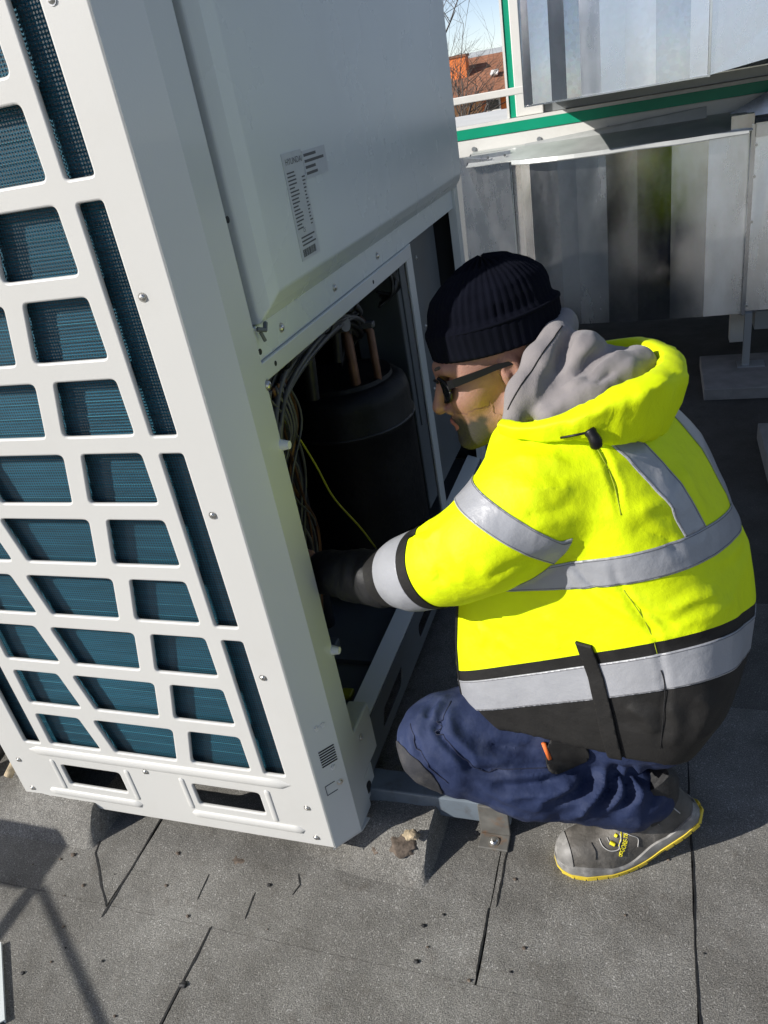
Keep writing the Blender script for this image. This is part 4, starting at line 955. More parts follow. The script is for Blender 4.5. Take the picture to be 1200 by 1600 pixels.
# head: origin between the ears; own axes
HO = np.array((-0.255, 1.240, 0.996)); HS = 1.03
def head_axes(yaw=math.radians(-20), pitch=math.radians(10), roll=math.radians(6)):
    F0 = np.array([-math.cos(yaw), math.sin(yaw), 0.0]); L0 = np.array([-math.sin(yaw), -math.cos(yaw), 0.0]); U0 = np.array([0, 0, 1.0])
    f = F0*math.cos(pitch)-U0*math.sin(pitch); u = U0*math.cos(pitch)+F0*math.sin(pitch)
    l = L0*math.cos(roll)+u*math.sin(roll); u2 = u*math.cos(roll)-L0*math.sin(roll); return f, l, u2
hf, hl, hu = head_axes(); HB = np.array([hf, hl, hu])
def hp_(f, l, u): return HO+(hf*f+hl*l+hu*u)*HS
def body_mesh():
    xs = axis_grid(-0.78, 0.22, 0.014, [(-0.395, -0.13, 0.0032), (-0.73, -0.58, 0.0042)]); ys = axis_grid(0.95, 1.5, 0.014, [(1.085, 1.345, 0.0032), (1.08, 1.24, 0.0042)])
    zs = axis_grid(0.02, 1.15, 0.014, [(0.87, 1.13, 0.0032), (0.58, 0.72, 0.0042)])
    f = Field(xs, ys, zs)
    E = lambda c, r, k=0.02, op='add': f.ellipsoid(hp_(*c), tuple(HS*q for q in r), HB, k, op)
    Cq = lambda a, b, ra, rb, k=0.015, op='add': f.capsule(hp_(*a), hp_(*b), ra, rb, k, op)
    E((-0.012, 0, 0.040), (0.098, 0.076, 0.088), 0)                      # skull
    E((0.045, 0, -0.010), (0.050, 0.062, 0.070), 0.03)                   # face block
    E((0.050, 0, -0.070), (0.044, 0.050, 0.042), 0.03)                   # mouth and jaw block
    for s in (1, -1):
        Cq((-0.012, s*0.056, -0.055), (0.062, s*0.022, -0.100), 0.018, 0.016, 0.03)   # jaw line
        E((0.062, s*0.040, -0.028), (0.022, 0.020, 0.020), 0.025)        # cheekbone
        Cq((0.083, s*0.040, 0.026), (0.093, s*0.010, 0.024), 0.009, 0.010, 0.016)     # brow
        E((0.086, s*0.032, 0.004), (0.014, 0.016, 0.012), 0.008, 'cut')  # eye socket
        E((0.073, s*0.032, 0.003), (0.0125, 0.0135, 0.0115), 0.003)      # eyeball and lids
        E((0.094, s*0.012, -0.046), (0.010, 0.0085, 0.008), 0.006)       # nostril wing
        E((0.099, s*0.007, -0.055), (0.004, 0.0035, 0.003), 0.002, 'cut')
    Cq((0.090, 0, 0.014), (0.112, 0, -0.034), 0.0085, 0.0095, 0.012)     # nose bridge
    E((0.1125, 0, -0.040), (0.0115, 0.011, 0.0105), 0.008)
    Cq((0.088, -0.014, -0.0705), (0.088, 0.014, -0.0705), 0.0062, 0.0062, 0.008); Cq((0.096, -0.006, -0.069), (0.096, 0.006, -0.069), 0.005, 0.005, 0.006)   # upper lip
    Cq((0.089, -0.012, -0.0830), (0.089, 0.012, -0.0830), 0.0068, 0.0068, 0.008)  # lower lip
    Cq((0.101, -0.020, -0.0765), (0.101, 0.020, -0.0765), 0.0026, 0.0026, 0.003, 'cut')
    E((0.078, 0, -0.108), (0.020, 0.024, 0.018), 0.016)                  # chin
    for s in (1, -1):                                                    # ears
        E((-0.012, s*0.074, -0.004), (0.018, 0.009, 0.030), 0.006); E((-0.009, s*0.082, 0.000), (0.010, 0.006, 0.017), 0.004, 'cut')
        E((-0.004, s*0.076, -0.006), (0.005, 0.006, 0.006), 0.004); E((-0.006, s*0.074, -0.032), (0.008, 0.006, 0.009), 0.006)
    f.capsule(hp_(-0.035, 0, -0.05), (-0.125, 1.20, 0.88), 0.056, 0.066, 0.02)     # neck
    ch = lambda pts, rad, k=0.03: f.chain([np.array(p, float) for p in pts], rad, k)
    ch([(-0.12, 1.20, 0.86), (-0.04, 1.195, 0.68), (0.0, 1.19, 0.42)], [0.10, 0.135, 0.14], 0.05)
    ch([(-0.12, 1.10, 0.86), (-0.12, 1.31, 0.86)], [0.07, 0.07], 0.03)
    ch([SL[0], SL[2], SL[-1], (-0.585, 1.110, 0.640)], [0.06, 0.052, 0.040, 0.030]); ch([SR[0], SR[2], SR[3], (-0.585, 1.345, 0.50)], [0.06, 0.05, 0.04, 0.03])
    ch([HL, HL*0.5+KL*0.5+np.array((0, 0.035, -0.008)), KL], [0.06, 0.052, 0.048]); ch([KL, AL, (-0.03, 1.095, 0.12)], [0.048, 0.04, 0.03]); ch([HR, KR], [0.06, 0.05]); ch([KR, AR], [0.055, 0.04])
    ch([AL, (-0.03, 1.09, 0.07)], [0.03, 0.025]); ch([AR, (-0.10, 1.37, 0.04)], [0.035, 0.03])
    # left hand: palm and five bent fingers closing on a pipe inside the unit
    W = np.array((-0.590, 1.112, 0.640)); hd = np.array((-0.93, 0.30, 0.10)); hd = hd/np.linalg.norm(hd); hs = np.array((0.30, 0.95, 0.0)); hs = hs/np.linalg.norm(hs); hn = np.cross(hd, hs)
    q = lambda a, b, c: W+hd*a+hs*b+hn*c
    f.ellipsoid(q(0.040, 0, 0), (0.046, 0.038, 0.017), np.array([hd, hs, hn]), 0.012)
    for i, (b, L) in enumerate(((-0.030, 0.056), (-0.010, 0.066), (0.011, 0.062), (0.030, 0.048))):
        f.chain([q(0.072, b, 0), q(0.072+L*0.48, b*1.08, 0.004), q(0.072+L*0.74, b*1.1, -0.016), q(0.072+L*0.70, b*1.1, -0.036)], [0.0100, 0.0092, 0.0085, 0.0072], 0.004)
    f.chain([q(0.018, -0.028, -0.004), q(0.048, -0.052, -0.016), q(0.075, -0.050, -0.030)], [0.0125, 0.0105, 0.0085], 0.006)
    f.ellipsoid((-0.625, 1.335, 0.49), (0.045, 0.035, 0.02), None, 0.012)
    for i in range(4): f.chain([np.array((-0.66, 1.31+i*0.018, 0.49)), np.array((-0.695, 1.31+i*0.019, 0.485)), np.array((-0.705, 1.31+i*0.019, 0.465))], [0.0105, 0.0095, 0.008], 0.004)
    f.chain([np.array((-0.615, 1.305, 0.485)), np.array((-0.655, 1.285, 0.48))], [0.012, 0.009], 0.006)
    return f

def hoodie_field(h=0.005):
    V = lambda *a: np.array(a, float)
    fh = Field(axis_grid(-0.32, 0.12, h, []), axis_grid(1.0, 1.42, h, []), axis_grid(0.84, 1.12, h, []))
    fh.ellipsoid((-0.115, 1.190, 0.955), (0.105, 0.115, 0.070), None, 0)
    fh.chain([V(-0.208, 1.090, 0.955), V(-0.195, 1.115, 0.992), V(-0.172, 1.155, 1.025), V(-0.150, 1.20, 1.048), V(-0.145, 1.26, 1.05), V(-0.165, 1.31, 1.02)], [0.018, 0.019, 0.019, 0.017, 0.018, 0.02], 0.03)
    fh.ellipsoid((-0.105, 1.190, 1.018), (0.034, 0.048, 0.036), None, 0.014)
    fh.chain([V(-0.030, 1.215, 0.985), V(-0.052, 1.165, 0.990), V(-0.092, 1.120, 0.983), V(-0.150, 1.082, 0.963)], [0.033, 0.028, 0.023, 0.020], 0.012)
    fh.chain([V(-0.05, 1.24, 0.975), V(-0.09, 1.29, 0.97)], [0.03, 0.03], 0.02)
    fh.chain([V(-0.135, 1.135, 1.045), V(-0.138, 1.105, 1.010), V(-0.150, 1.080, 0.985)], [0.014, 0.013, 0.004], 0.018, 'cut')
    fh.chain([V(-0.078, 1.155, 1.030), V(-0.095, 1.120, 1.012)], [0.009, 0.011], 0.012, 'cut')
    fh.ellipsoid(hp_(-0.005, 0, 0.0), (0.100, 0.090, 0.12), HB, 0.006, 'cut')
    return fh
# ================================================================== THE WORKER: clothing and figure
def fabric(name, base, rough, wr=0.004, weave=0.0004, var=0.04, spec=0.3, sheen=0.0, wscale=28, dirt=0.0, dirtcol=(0.3, 0.3, 0.3)):
    """woven cloth: soft creases, weave, slight wear"""
    m = mat(name, base, rough, var=var, vscale=14, bump=wr, bscale=wscale, spec=spec, sheen=sheen, dirt=dirt, dirtcol=dirtcol, dscale=16)
    nt = m.node_tree; n = nt.nodes; L = nt.links; p = n['Principled BSDF']
    b0 = p.inputs['Normal'].links[0].from_node
    w = n.new('ShaderNodeTexNoise'); w.inputs['Scale'].default_value = 900; w.inputs['Detail'].default_value = 1
    tc = n['Texture Coordinate']; L.new(tc.outputs['Object'], w.inputs['Vector'])
    b = n.new('ShaderNodeBump'); b.inputs['Distance'].default_value = weave; L.new(w.outputs['Fac'], b.inputs['Height'])
    L.new(b0.outputs[0], b.inputs['Normal']); L.new(b.outputs[0], p.inputs['Normal'])
    return m
M['hivis'] = fabric('yellow_softshell', (0.74, 0.89, 0.0), 0.62, wr=0.0022, var=0.03, dirt=0.10, dirtcol=(0.45, 0.52, 0.05), wscale=40)
M['black_cloth'] = fabric('black_softshell', (0.012, 0.0115, 0.011), 0.65, wr=0.003, var=0.25, dirt=0.2, dirtcol=(0.04, 0.037, 0.034))
M['tape'] = fabric('silver_tape', (0.31, 0.318, 0.34), 0.38, wr=0.002, weave=0.0002, var=0.05, spec=0.6, dirt=0.25, dirtcol=(0.27, 0.27, 0.28), wscale=40)
M['navy'] = fabric('navy_twill', (0.017, 0.028, 0.076), 0.75, wr=0.004, var=0.14, dirt=0.35, dirtcol=(0.085, 0.10, 0.16))
M['knee'] = fabric('knee_patch', (0.03, 0.031, 0.036), 0.8, wr=0.003, var=0.3, dirt=0.6, dirtcol=(0.10, 0.095, 0.09))
M['hoodie'] = fabric('grey_fleece', (0.235, 0.215, 0.215), 0.9, wr=0.003, weave=0.0008, var=0.06, sheen=0.2)
M['knit'] = fabric('navy_knit', (0.0035, 0.0042, 0.009), 1.0, wr=0.001, weave=0.0012, var=0.25, spec=0.1)
M['glove'] = fabric('black_inner_cuff', (0.012, 0.012, 0.013), 0.5, wr=0.003, var=0.2)
M['thread'] = mat('dark_thread', (0.30, 0.36, 0.01), 0.8)
M['orange_cloth'] = mat('orange_loop', (0.75, 0.16, 0.03), 0.7)
M['black_plastic'] = mat('black_plastic', (0.006, 0.006, 0.007), 0.45, spec=0.3)
M['lens'] = mat('tinted_lens', (0.015, 0.017, 0.02), 0.06, spec=0.8)
def skin_material():
    m = mat('skin', (0.30, 0.155, 0.112), 0.5, var=0.16, vscale=36, bump=0.0006, bscale=420, dirt=0.35, dirtcol=(0.38, 0.15, 0.11), dscale=22)
    p = m.node_tree.nodes['Principled BSDF']; p.inputs['Subsurface Weight'].default_value = 0.12; p.inputs['Subsurface Radius'].default_value = (0.010, 0.004, 0.002); p.inputs['Subsurface Scale'].default_value = 0.6
    return m
M['skin'] = skin_material(); M['skin'].node_tree.nodes['Principled BSDF'].inputs['Roughness'].default_value = 0.6
M['stubble'] = mat('grey_stubble', (0.085, 0.066, 0.056), 0.85, var=0.4, vscale=420, bump=0.0015, bscale=600, dirt=0.5, dirtcol=(0.19, 0.165, 0.145), dscale=70)
M['lip'] = mat('lips', (0.36, 0.14, 0.115), 0.45, var=0.1, vscale=60)

pr = empty('person', (-0.10, 1.14, 0.0), 'crouching worker in yellow high-visibility jacket, navy trousers and dark knitted hat reaching into the unit', 'person')
def to_obj(name, P, T, material, parent, smooth=True, thick=0.0):
    o_ = np.array(org(parent)); me = bpy.data.meshes.new(name)
    me.from_pydata([tuple(p) for p in (P-o_)], [], [tuple(map(int, t)) for t in T]); me.update()
    if smooth:
        me.polygons.foreach_set('use_smooth', [True]*len(me.polygons))
    o = link(name, me, material, parent)
    if thick:
        md = o.modifiers.new('thickness', 'SOLIDIFY'); md.thickness = thick; md.offset = -1
    return o
def fold_disp(P, N, strokes):
    """push the surface out (or in) along soft strokes"""
    D = np.zeros(len(P))
    for pts, amp, w in strokes:
        pts = np.array([tuple(P[np.argmin(((P-np.array(tuple(p)))**2).sum(1))]) for p in smooth_path(pts, 3)]); best = np.full(len(P), 9.0)
        lo, hi = pts.min(0)-3*w, pts.max(0)+3*w; m = np.all((P > lo) & (P < hi), axis=1)
        if not m.any(): continue
        Q = P[m]; b = np.full(len(Q), 9.0); L = len(pts)-1; tt = np.zeros(len(Q))
        for i in range(L):
            d = pts[i+1]-pts[i]; t = np.clip(((Q-pts[i])@d)/max(d@d, 1e-12), 0, 1); q = np.linalg.norm(Q-pts[i]-t[:, None]*d, axis=1)
            s_ = q < b; b[s_] = q[s_]; tt[s_] = (i+t[s_])/L
        D[m] += amp*(np.exp(-(b/w)**1.35)-0.30*np.exp(-((b-2.2*w)/w)**2))*np.clip(np.minimum(tt, 1-tt)*5+0.15, 0, 1)
    return P+N*D[:, None]
def vnoise(P, sc, seed):
    return np.array([mnoise.noise(Vector((p[0]*sc[0]+seed, p[1]*sc[1], p[2]*sc[2]))) for p in P])

# ---- body
Pb, Qb = body_mesh().mesh(); Pb = relax(Pb, Qb, 1, 0.4); Tb_ = tris(Qb)
body = to_obj('body', Pb, Tb_, M['skin'], pr)
lc = (Pb-HO)@HB.T
near = (np.abs(lc) < 0.16).all(1)
bf = {'up': -(lc[:, 2]+0.048-0.25*np.clip(0.06-lc[:, 0], 0, 1)*0.2+0.009*vnoise(Pb, (110, 110, 110), 3)), 'fr': lc[:, 0]-0.028+0.012*vnoise(Pb, (90, 90, 90), 9), 'hd': np.where(near, 1.0, -1.0)*0.1+0*lc[:, 0], 'mo': np.hypot((lc[:, 2]+0.0765)/0.011, lc[:, 1]/0.024)-1.0}
N0 = normals(Pb, Tb_)
P2, T2, F2 = clip_mesh(Pb+N0*0.0012, Tb_, bf, 'hd'); P2, T2, F2 = clip_mesh(P2, T2, F2, 'up'); P2, T2, F2 = clip_mesh(P2, T2, F2, 'fr')
hf_ = {'hd': bf['hd'], 'a': -(lc[:, 0]-0.004+0.006*vnoise(Pb, (120, 120, 120), 6)), 'b': lc[:, 2]+0.030+0.35*np.clip(-0.03-lc[:, 0], -0.05, 0.1), 'c': 0.0735-np.abs(lc[:, 1])}
Pq, Tq_, Fq = clip_mesh(Pb+N0*0.0015, Tb_, hf_, 'hd')
for g_ in ('a', 'b', 'c'): Pq, Tq_, Fq = clip_mesh(Pq, Tq_, Fq, g_)
if len(Tq_): to_obj('hair', Pq, Tq_, M['stubble'], body)
def beard_material():
    m = mat('short_beard', (0.30, 0.155, 0.112), 0.75, bump=0.0012, bscale=600)
    n = m.node_tree.nodes; L = m.node_tree.links; p = n['Principled BSDF']
    at = n.new('ShaderNodeAttribute'); at.attribute_name = 'whiskers'
    g_ = n.new('ShaderNodeNewGeometry'); nz = n.new('ShaderNodeTexNoise'); nz.inputs['Scale'].default_value = 700; nz.inputs['Detail'].default_value = 2; L.new(g_.outputs['Position'], nz.inputs['Vector'])
    ad = n.new('ShaderNodeMath'); ad.operation = 'MULTIPLY_ADD'; ad.inputs[1].default_value = 0.9; ad.inputs[2].default_value = -0.30; L.new(nz.outputs['Fac'], ad.inputs[0])
    sm = n.new('ShaderNodeMath'); sm.operation = 'ADD'; sm.use_clamp = True; L.new(at.outputs['Fac'], sm.inputs[0]); L.new(ad.outputs[0], sm.inputs[1])
    ml = n.new('ShaderNodeMath'); ml.operation = 'MULTIPLY'; ml.use_clamp = True; L.new(at.outputs['Fac'], ml.inputs[0]); L.new(sm.outputs[0], ml.inputs[1])
    mx = n.new('ShaderNodeMixRGB'); mx.inputs[1].default_value = (0.30, 0.155, 0.112, 1); mx.inputs[2].default_value = (0.035, 0.030, 0.027, 1)
    L.new(ml.outputs[0], mx.inputs[0]); L.new(mx.outputs[0], p.inputs['Base Color']); return m
M['beard'] = beard_material()
P3, T3, F3 = clip_mesh(P2, T2, F2, 'mo'); bd = to_obj('beard', P3, T3, M['beard'], body)
at_ = bd.data.attributes.new('whiskers', 'FLOAT', 'POINT'); at_.data.foreach_set('value', list(np.clip(F3['up']/0.022, 0, 1)*np.clip(F3['fr']/0.025, 0, 1)))
P3, T3, F3 = clip_mesh(P2-0.0004, T2, F2, 'mo', False)
if len(T3): to_obj('lips', P3, T3, M['lip'], body)
mb = MB().tube(smooth_path([hp_(0.079, 0.048, 0.027), hp_(0.092, 0.034, 0.031), hp_(0.1, 0.014, 0.026)], 4), [0.002]+[0.0035]*7+[0.002], 6); mb.build('eyebrow', M['stubble'], body, smooth=True)

# ---- jacket
JS = [   # folds: points, height, width
   ([(-0.1335, 0.9614, 0.7749), (-0.0878, 0.9811, 0.7239), (-0.0098, 0.9748, 0.6817), (0.0337, 0.9773, 0.6576)], -0.004, 0.006),
   ([(-0.1264, 0.9732, 0.7534), (-0.0815, 0.9786, 0.7106), (-0.0125, 0.9719, 0.6718)], 0.003, 0.008),
   ([(0.0145, 0.98, 0.6854), (0.0622, 1.0081, 0.6933), (0.0923, 1.0325, 0.6797)], 0.004, 0.008),
   ([(0.0327, 0.9789, 0.6635), (0.0781, 1.0057, 0.664), (0.1176, 1.0593, 0.6568)], 0.003, 0.008),
   ([(-0.0125, 0.9677, 0.6386), (0.051, 0.9812, 0.6449), (0.1073, 1.0327, 0.6454)], 0.0025, 0.008),
   ([(-0.1877, 0.9788, 0.8896), (-0.1439, 0.9818, 0.891), (-0.1076, 0.9945, 0.8861)], 0.004, 0.009),
   ([(-0.1781, 0.9613, 0.8601), (-0.143, 0.9669, 0.8625), (-0.1075, 0.9806, 0.8602)], -0.0035, 0.008),
   ([(-0.2022, 1.0213, 0.9186), (-0.1541, 1.0162, 0.9254), (-0.1181, 1.015, 0.915)], 0.003, 0.01),
   ([(-0.3851, 1.0278, 0.779), (-0.3588, 1.0136, 0.7895), (-0.33, 0.995, 0.81)], -0.006, 0.007),
   ([(-0.359, 0.9955, 0.7849), (-0.3251, 0.9744, 0.799), (-0.2975, 0.9756, 0.8164)], 0.005, 0.009),
   ([(-0.307, 0.9435, 0.7783), (-0.3142, 0.9369, 0.7503)], -0.005, 0.008),
   ([(-0.2791, 0.9579, 0.8106), (-0.2676, 0.9384, 0.7889), (-0.2741, 0.9299, 0.7594)], 0.003, 0.01),
   ([(-0.2389, 0.932, 0.7711), (-0.1992, 0.9314, 0.7846), (-0.1547, 0.9454, 0.7791)], -0.003, 0.008),
   ([(-0.2998, 1.0417, 0.5832), (-0.2866, 1.0338, 0.5749), (-0.2999, 1.037, 0.5411)], 0.004, 0.008),
   ([(-0.2647, 1.0244, 0.5728), (-0.2412, 1.0147, 0.5686), (-0.2315, 1.0104, 0.5448)], 0.003, 0.01),
   ([(-0.169, 0.9987, 0.6535), (-0.1498, 0.9923, 0.6209), (-0.1542, 0.9929, 0.5803)], 0.003, 0.012),
   ([(-0.0599, 0.9831, 0.7755), (-0.0434, 0.9789, 0.7206), (-0.0043, 0.9693, 0.6538), (0.008, 0.9619, 0.6015), (0.0159, 0.9558, 0.5458), (0.0093, 0.945, 0.4362)], -0.003, 0.005),
   ([(-0.0453, 0.9572, 0.509), (-0.0122, 0.9498, 0.4914), (-0.0025, 0.9459, 0.4618)], 0.006, 0.012),
   ([(0.0254, 0.9528, 0.5272), (0.0355, 0.947, 0.48), (0.0266, 0.9447, 0.4391)], 0.005, 0.01),
   ([(0.0623, 0.96, 0.5381), (0.0817, 0.9644, 0.5098), (0.0689, 0.9542, 0.4637)], 0.004, 0.012),
   ([(-0.1311, 1.0781, 0.9624), (-0.0862, 1.0564, 0.9377), (-0.0598, 1.0314, 0.8945), (-0.0479, 1.0007, 0.8384)], -0.004, 0.005),
   ([(0.0318, 1.1252, 0.863), (0.0597, 1.1075, 0.8169), (0.0787, 1.0983, 0.7771)], 0.003, 0.012),
   ([(-0.0305, 1.0086, 0.8393), (0.0044, 1.0324, 0.8366), (0.0312, 1.0494, 0.8163)], 0.0035, 0.009),
   ([(-0.0348, 0.997, 0.8138), (0.0046, 1.0122, 0.7997), (0.0406, 1.0196, 0.7571)], -0.003, 0.008),
   ([(-0.023, 1.0851, 0.905), (0.0041, 1.084, 0.8733), (0.0132, 1.0624, 0.8523)], 0.002, 0.008),
   ([(0.0877, 1.0592, 0.7211), (0.12, 1.1232, 0.7042), (0.1396, 1.1834, 0.6912)], 0.003, 0.008),
]
Pj, Qj = jacket_mesh(0.005).mesh(); Pj = relax(Pj, Qj, 2, 0.5); Tj = tris(Qj); Nj = normals(Pj, Tj)
Pj = Pj+Nj*(0.0030*vnoise(Pj, (11, 11, 8), 2)+0.0010*vnoise(Pj, (34, 34, 20), 5))[:, None]
Pj = fold_disp(Pj, Nj, JS); Nj = normals(Pj, Tj)
dt, fr_ = d_torso(Pj[:, 0], Pj[:, 1], Pj[:, 2]); arc, off = seg_param(Pj, SL); arcR, offR = seg_param(Pj, SR)
rad = np.interp(arc, np.cumsum([0]+[np.linalg.norm(b-a) for a, b in zip(SL[:-1], SL[1:])]), SLr); radR = np.interp(arcR, np.cumsum([0]+[np.linalg.norm(b-a) for a, b in zip(SR[:-1], SR[1:])]), SRr)
slv = np.maximum(dt, fr_)-np.minimum(off-rad, offR-radR)          # > 0 on the sleeves
lat = (Pj-np.array((-0.08, 1.19, 0)))@lf; bck = -((Pj-np.array((-0.08, 1.19, 0)))@fw)
yc_ = np.clip(Pj[:, 1]-1.0, -0.1, 0.2); Hh = Pj[:, 2]-0.335*(Pj[:, 0]+0.23)+0.60*yc_; Hw = Pj[:, 2]-0.20*(Pj[:, 0]+0.23)+0.325*yc_
JF = {'H': Hh, 'W': Hw, 'slv': slv, 'arc': arc, 'arcb': arc-0.5*(Pj[:, 2]-0.80), 'arcR': arcR, 'lat': lat, 'bck': bck, 'front': fr_-(np.maximum(dt, -1)), 'isL': offR-off, 'z': Pj[:, 2]}
def region(P, T, F, conds):
    F = dict(F)
    for k, lo, hi in conds:
        if lo is not None:
            F['_'] = F[k]-lo; P, T, F = clip_mesh(P, T, F, '_')
        if hi is not None:
            F['_'] = hi-F[k]; P, T, F = clip_mesh(P, T, F, '_')
        if len(T) == 0: break
    return P, T, F
P_y, T_y, _f = region(Pj, Tj, JF, [('H', 0.538, None)]); jk = to_obj('jacket', P_y, T_y, M['hivis'], pr)
jk['label'] = 'bright yellow jacket with silver bands and black hem'
P_b, T_b, _f = region(Pj, Tj, JF, [('H', None, 0.5382)]); to_obj('black_hem', P_b, T_b, M['black_cloth'], jk)
def tape(name, conds, material=M['tape'], off=0.0022):
    P_, T_, F_ = region(Pj+Nj*off, Tj, JF, conds)
    if len(T_) == 0: return None
    return to_obj(name, P_, T_, material, jk, thick=off*0.9)
tape('reflective_band', [('slv', None, 0), ('H', 0.443, 0.515)]); tape('reflective_band', [('slv', None, 0.0), ('W', 0.688, 0.738)])
tape('reflective_strap', [('W', 0.7385, None), ('lat', 0.064, 0.116), ('bck', -0.02, None), ('z', None, 0.985)]); tape('reflective_strap', [('W', 0.7385, None), ('lat', -0.116, -0.064), ('bck', -0.02, None), ('z', None, 0.985)])
tape('reflective_band', [('slv', 0, None), ('isL', 0, None), ('arcb', 0.105, 0.160)]); tape('reflective_band', [('slv', 0, None), ('isL', None, 0), ('arcR', 0.12, 0.17)])
tape('cuff_binding', [('slv', 0, None), ('isL', 0, None), ('arc', 0.306, 0.331)], M['black_cloth']); tape('reflective_cuff', [('slv', 0, None), ('isL', 0, None), ('arc', 0.3315, 0.405)]); tape('cuff_edge', [('slv', 0, None), ('isL', 0, None), ('arc', 0.4055, None)], M['black_cloth'])
tape('reflective_cuff', [('slv', 0, None), ('isL', None, 0), ('arcR', 0.36, 0.42)]); tape('cuff_edge', [('slv', 0, None), ('isL', None, 0), ('arcR', 0.421, None)], M['black_cloth'])
tape('front_lining', [('front', -0.004, None), ('slv', None, 0)], M['black_cloth'], 0.003)
M['stitch'] = mat('grey_stitching', (0.15, 0.15, 0.16), 0.8)
for cd in ([('slv', None, 0), ('W', 0.6905, 0.6916)], [('slv', None, 0), ('W', 0.7344, 0.7355)], [('slv', None, 0), ('H', 0.4455, 0.4466)], [('slv', None, 0), ('H', 0.5114, 0.5125)], [('slv', 0, None), ('isL', 0, None), ('arcb', 0.1074, 0.1085)], [('slv', 0, None), ('isL', 0, None), ('arcb', 0.1565, 0.1576)], [('W', 0.7385, None), ('lat', 0.0666, 0.0677), ('bck', -0.02, None), ('z', None, 0.985)], [('W', 0.7385, None), ('lat', 0.1123, 0.1134), ('bck', -0.02, None), ('z', None, 0.985)]): tape('stitch_line', cd, M['stitch'], 0.0027)
# seams and zip as fine cords lying on the surface
from mathutils.bvhtree import BVHTree
_bvh = BVHTree.FromPolygons([tuple(p) for p in Pj], [tuple(map(int, t)) for t in Tj])
def lay(pts, off=0.0015, k=6):
    out = []
    for p in smooth_path(pts, 3):
        loc, nr, i, d = _bvh.find_nearest(p); out.append(loc+nr*off)
    for _ in range(3): out = [out[0]]+[(out[i-1]+out[i]*2+out[i+1])*0.25 for i in range(1, len(out)-1)]+[out[-1]]
    return smooth_path(out, 4)
def cord(name, pts, r, material, off=0.001, parent=None): return MB().tube(lay(pts, off), r, 6).build(name, material, parent or jk, smooth=True)
cord('seam', [(-0.1311, 1.0781, 0.9624), (-0.0862, 1.0564, 0.9377), (-0.0598, 1.0314, 0.8945), (-0.0479, 1.0007, 0.8384)], 0.0009, M['thread'], 0.0004)
cord('seam', [(0.0105, 0.9600, 0.585), (0.0159, 0.9558, 0.5458), (0.0093, 0.945, 0.4362)], 0.0010, M['rubber'], 0.0022)
cord('seam', [(-0.0434, 0.9789, 0.7206), (-0.0043, 0.9693, 0.6538), (0.008, 0.9619, 0.6015)], 0.0009, M['thread'], 0.0001)
cord('zip', [(-0.350, 1.060, 0.362), (-0.353, 1.066, 0.39), (-0.354, 1.070, 0.45), (-0.352, 1.078, 0.51), (-0.347, 1.090, 0.58), (-0.335, 1.095, 0.66)], 0.0035, M['black_cloth'], 0.001)
def strip_dist(P, pts, up=0.0):
    pts = [np.array(tuple(p)) for p in pts]; arc_, off_ = seg_param(P, pts); return off_
JF['flap'] = strip_dist(Pj, [(-0.104, 0.98, 0.600), (-0.089, 0.973, 0.549), (-0.077, 0.965, 0.489), (-0.066, 0.955, 0.420)])
tape('pocket_flap', [('flap', None, 0.013), ('z', 0.375, 0.612)], M['black_cloth'], 0.006)

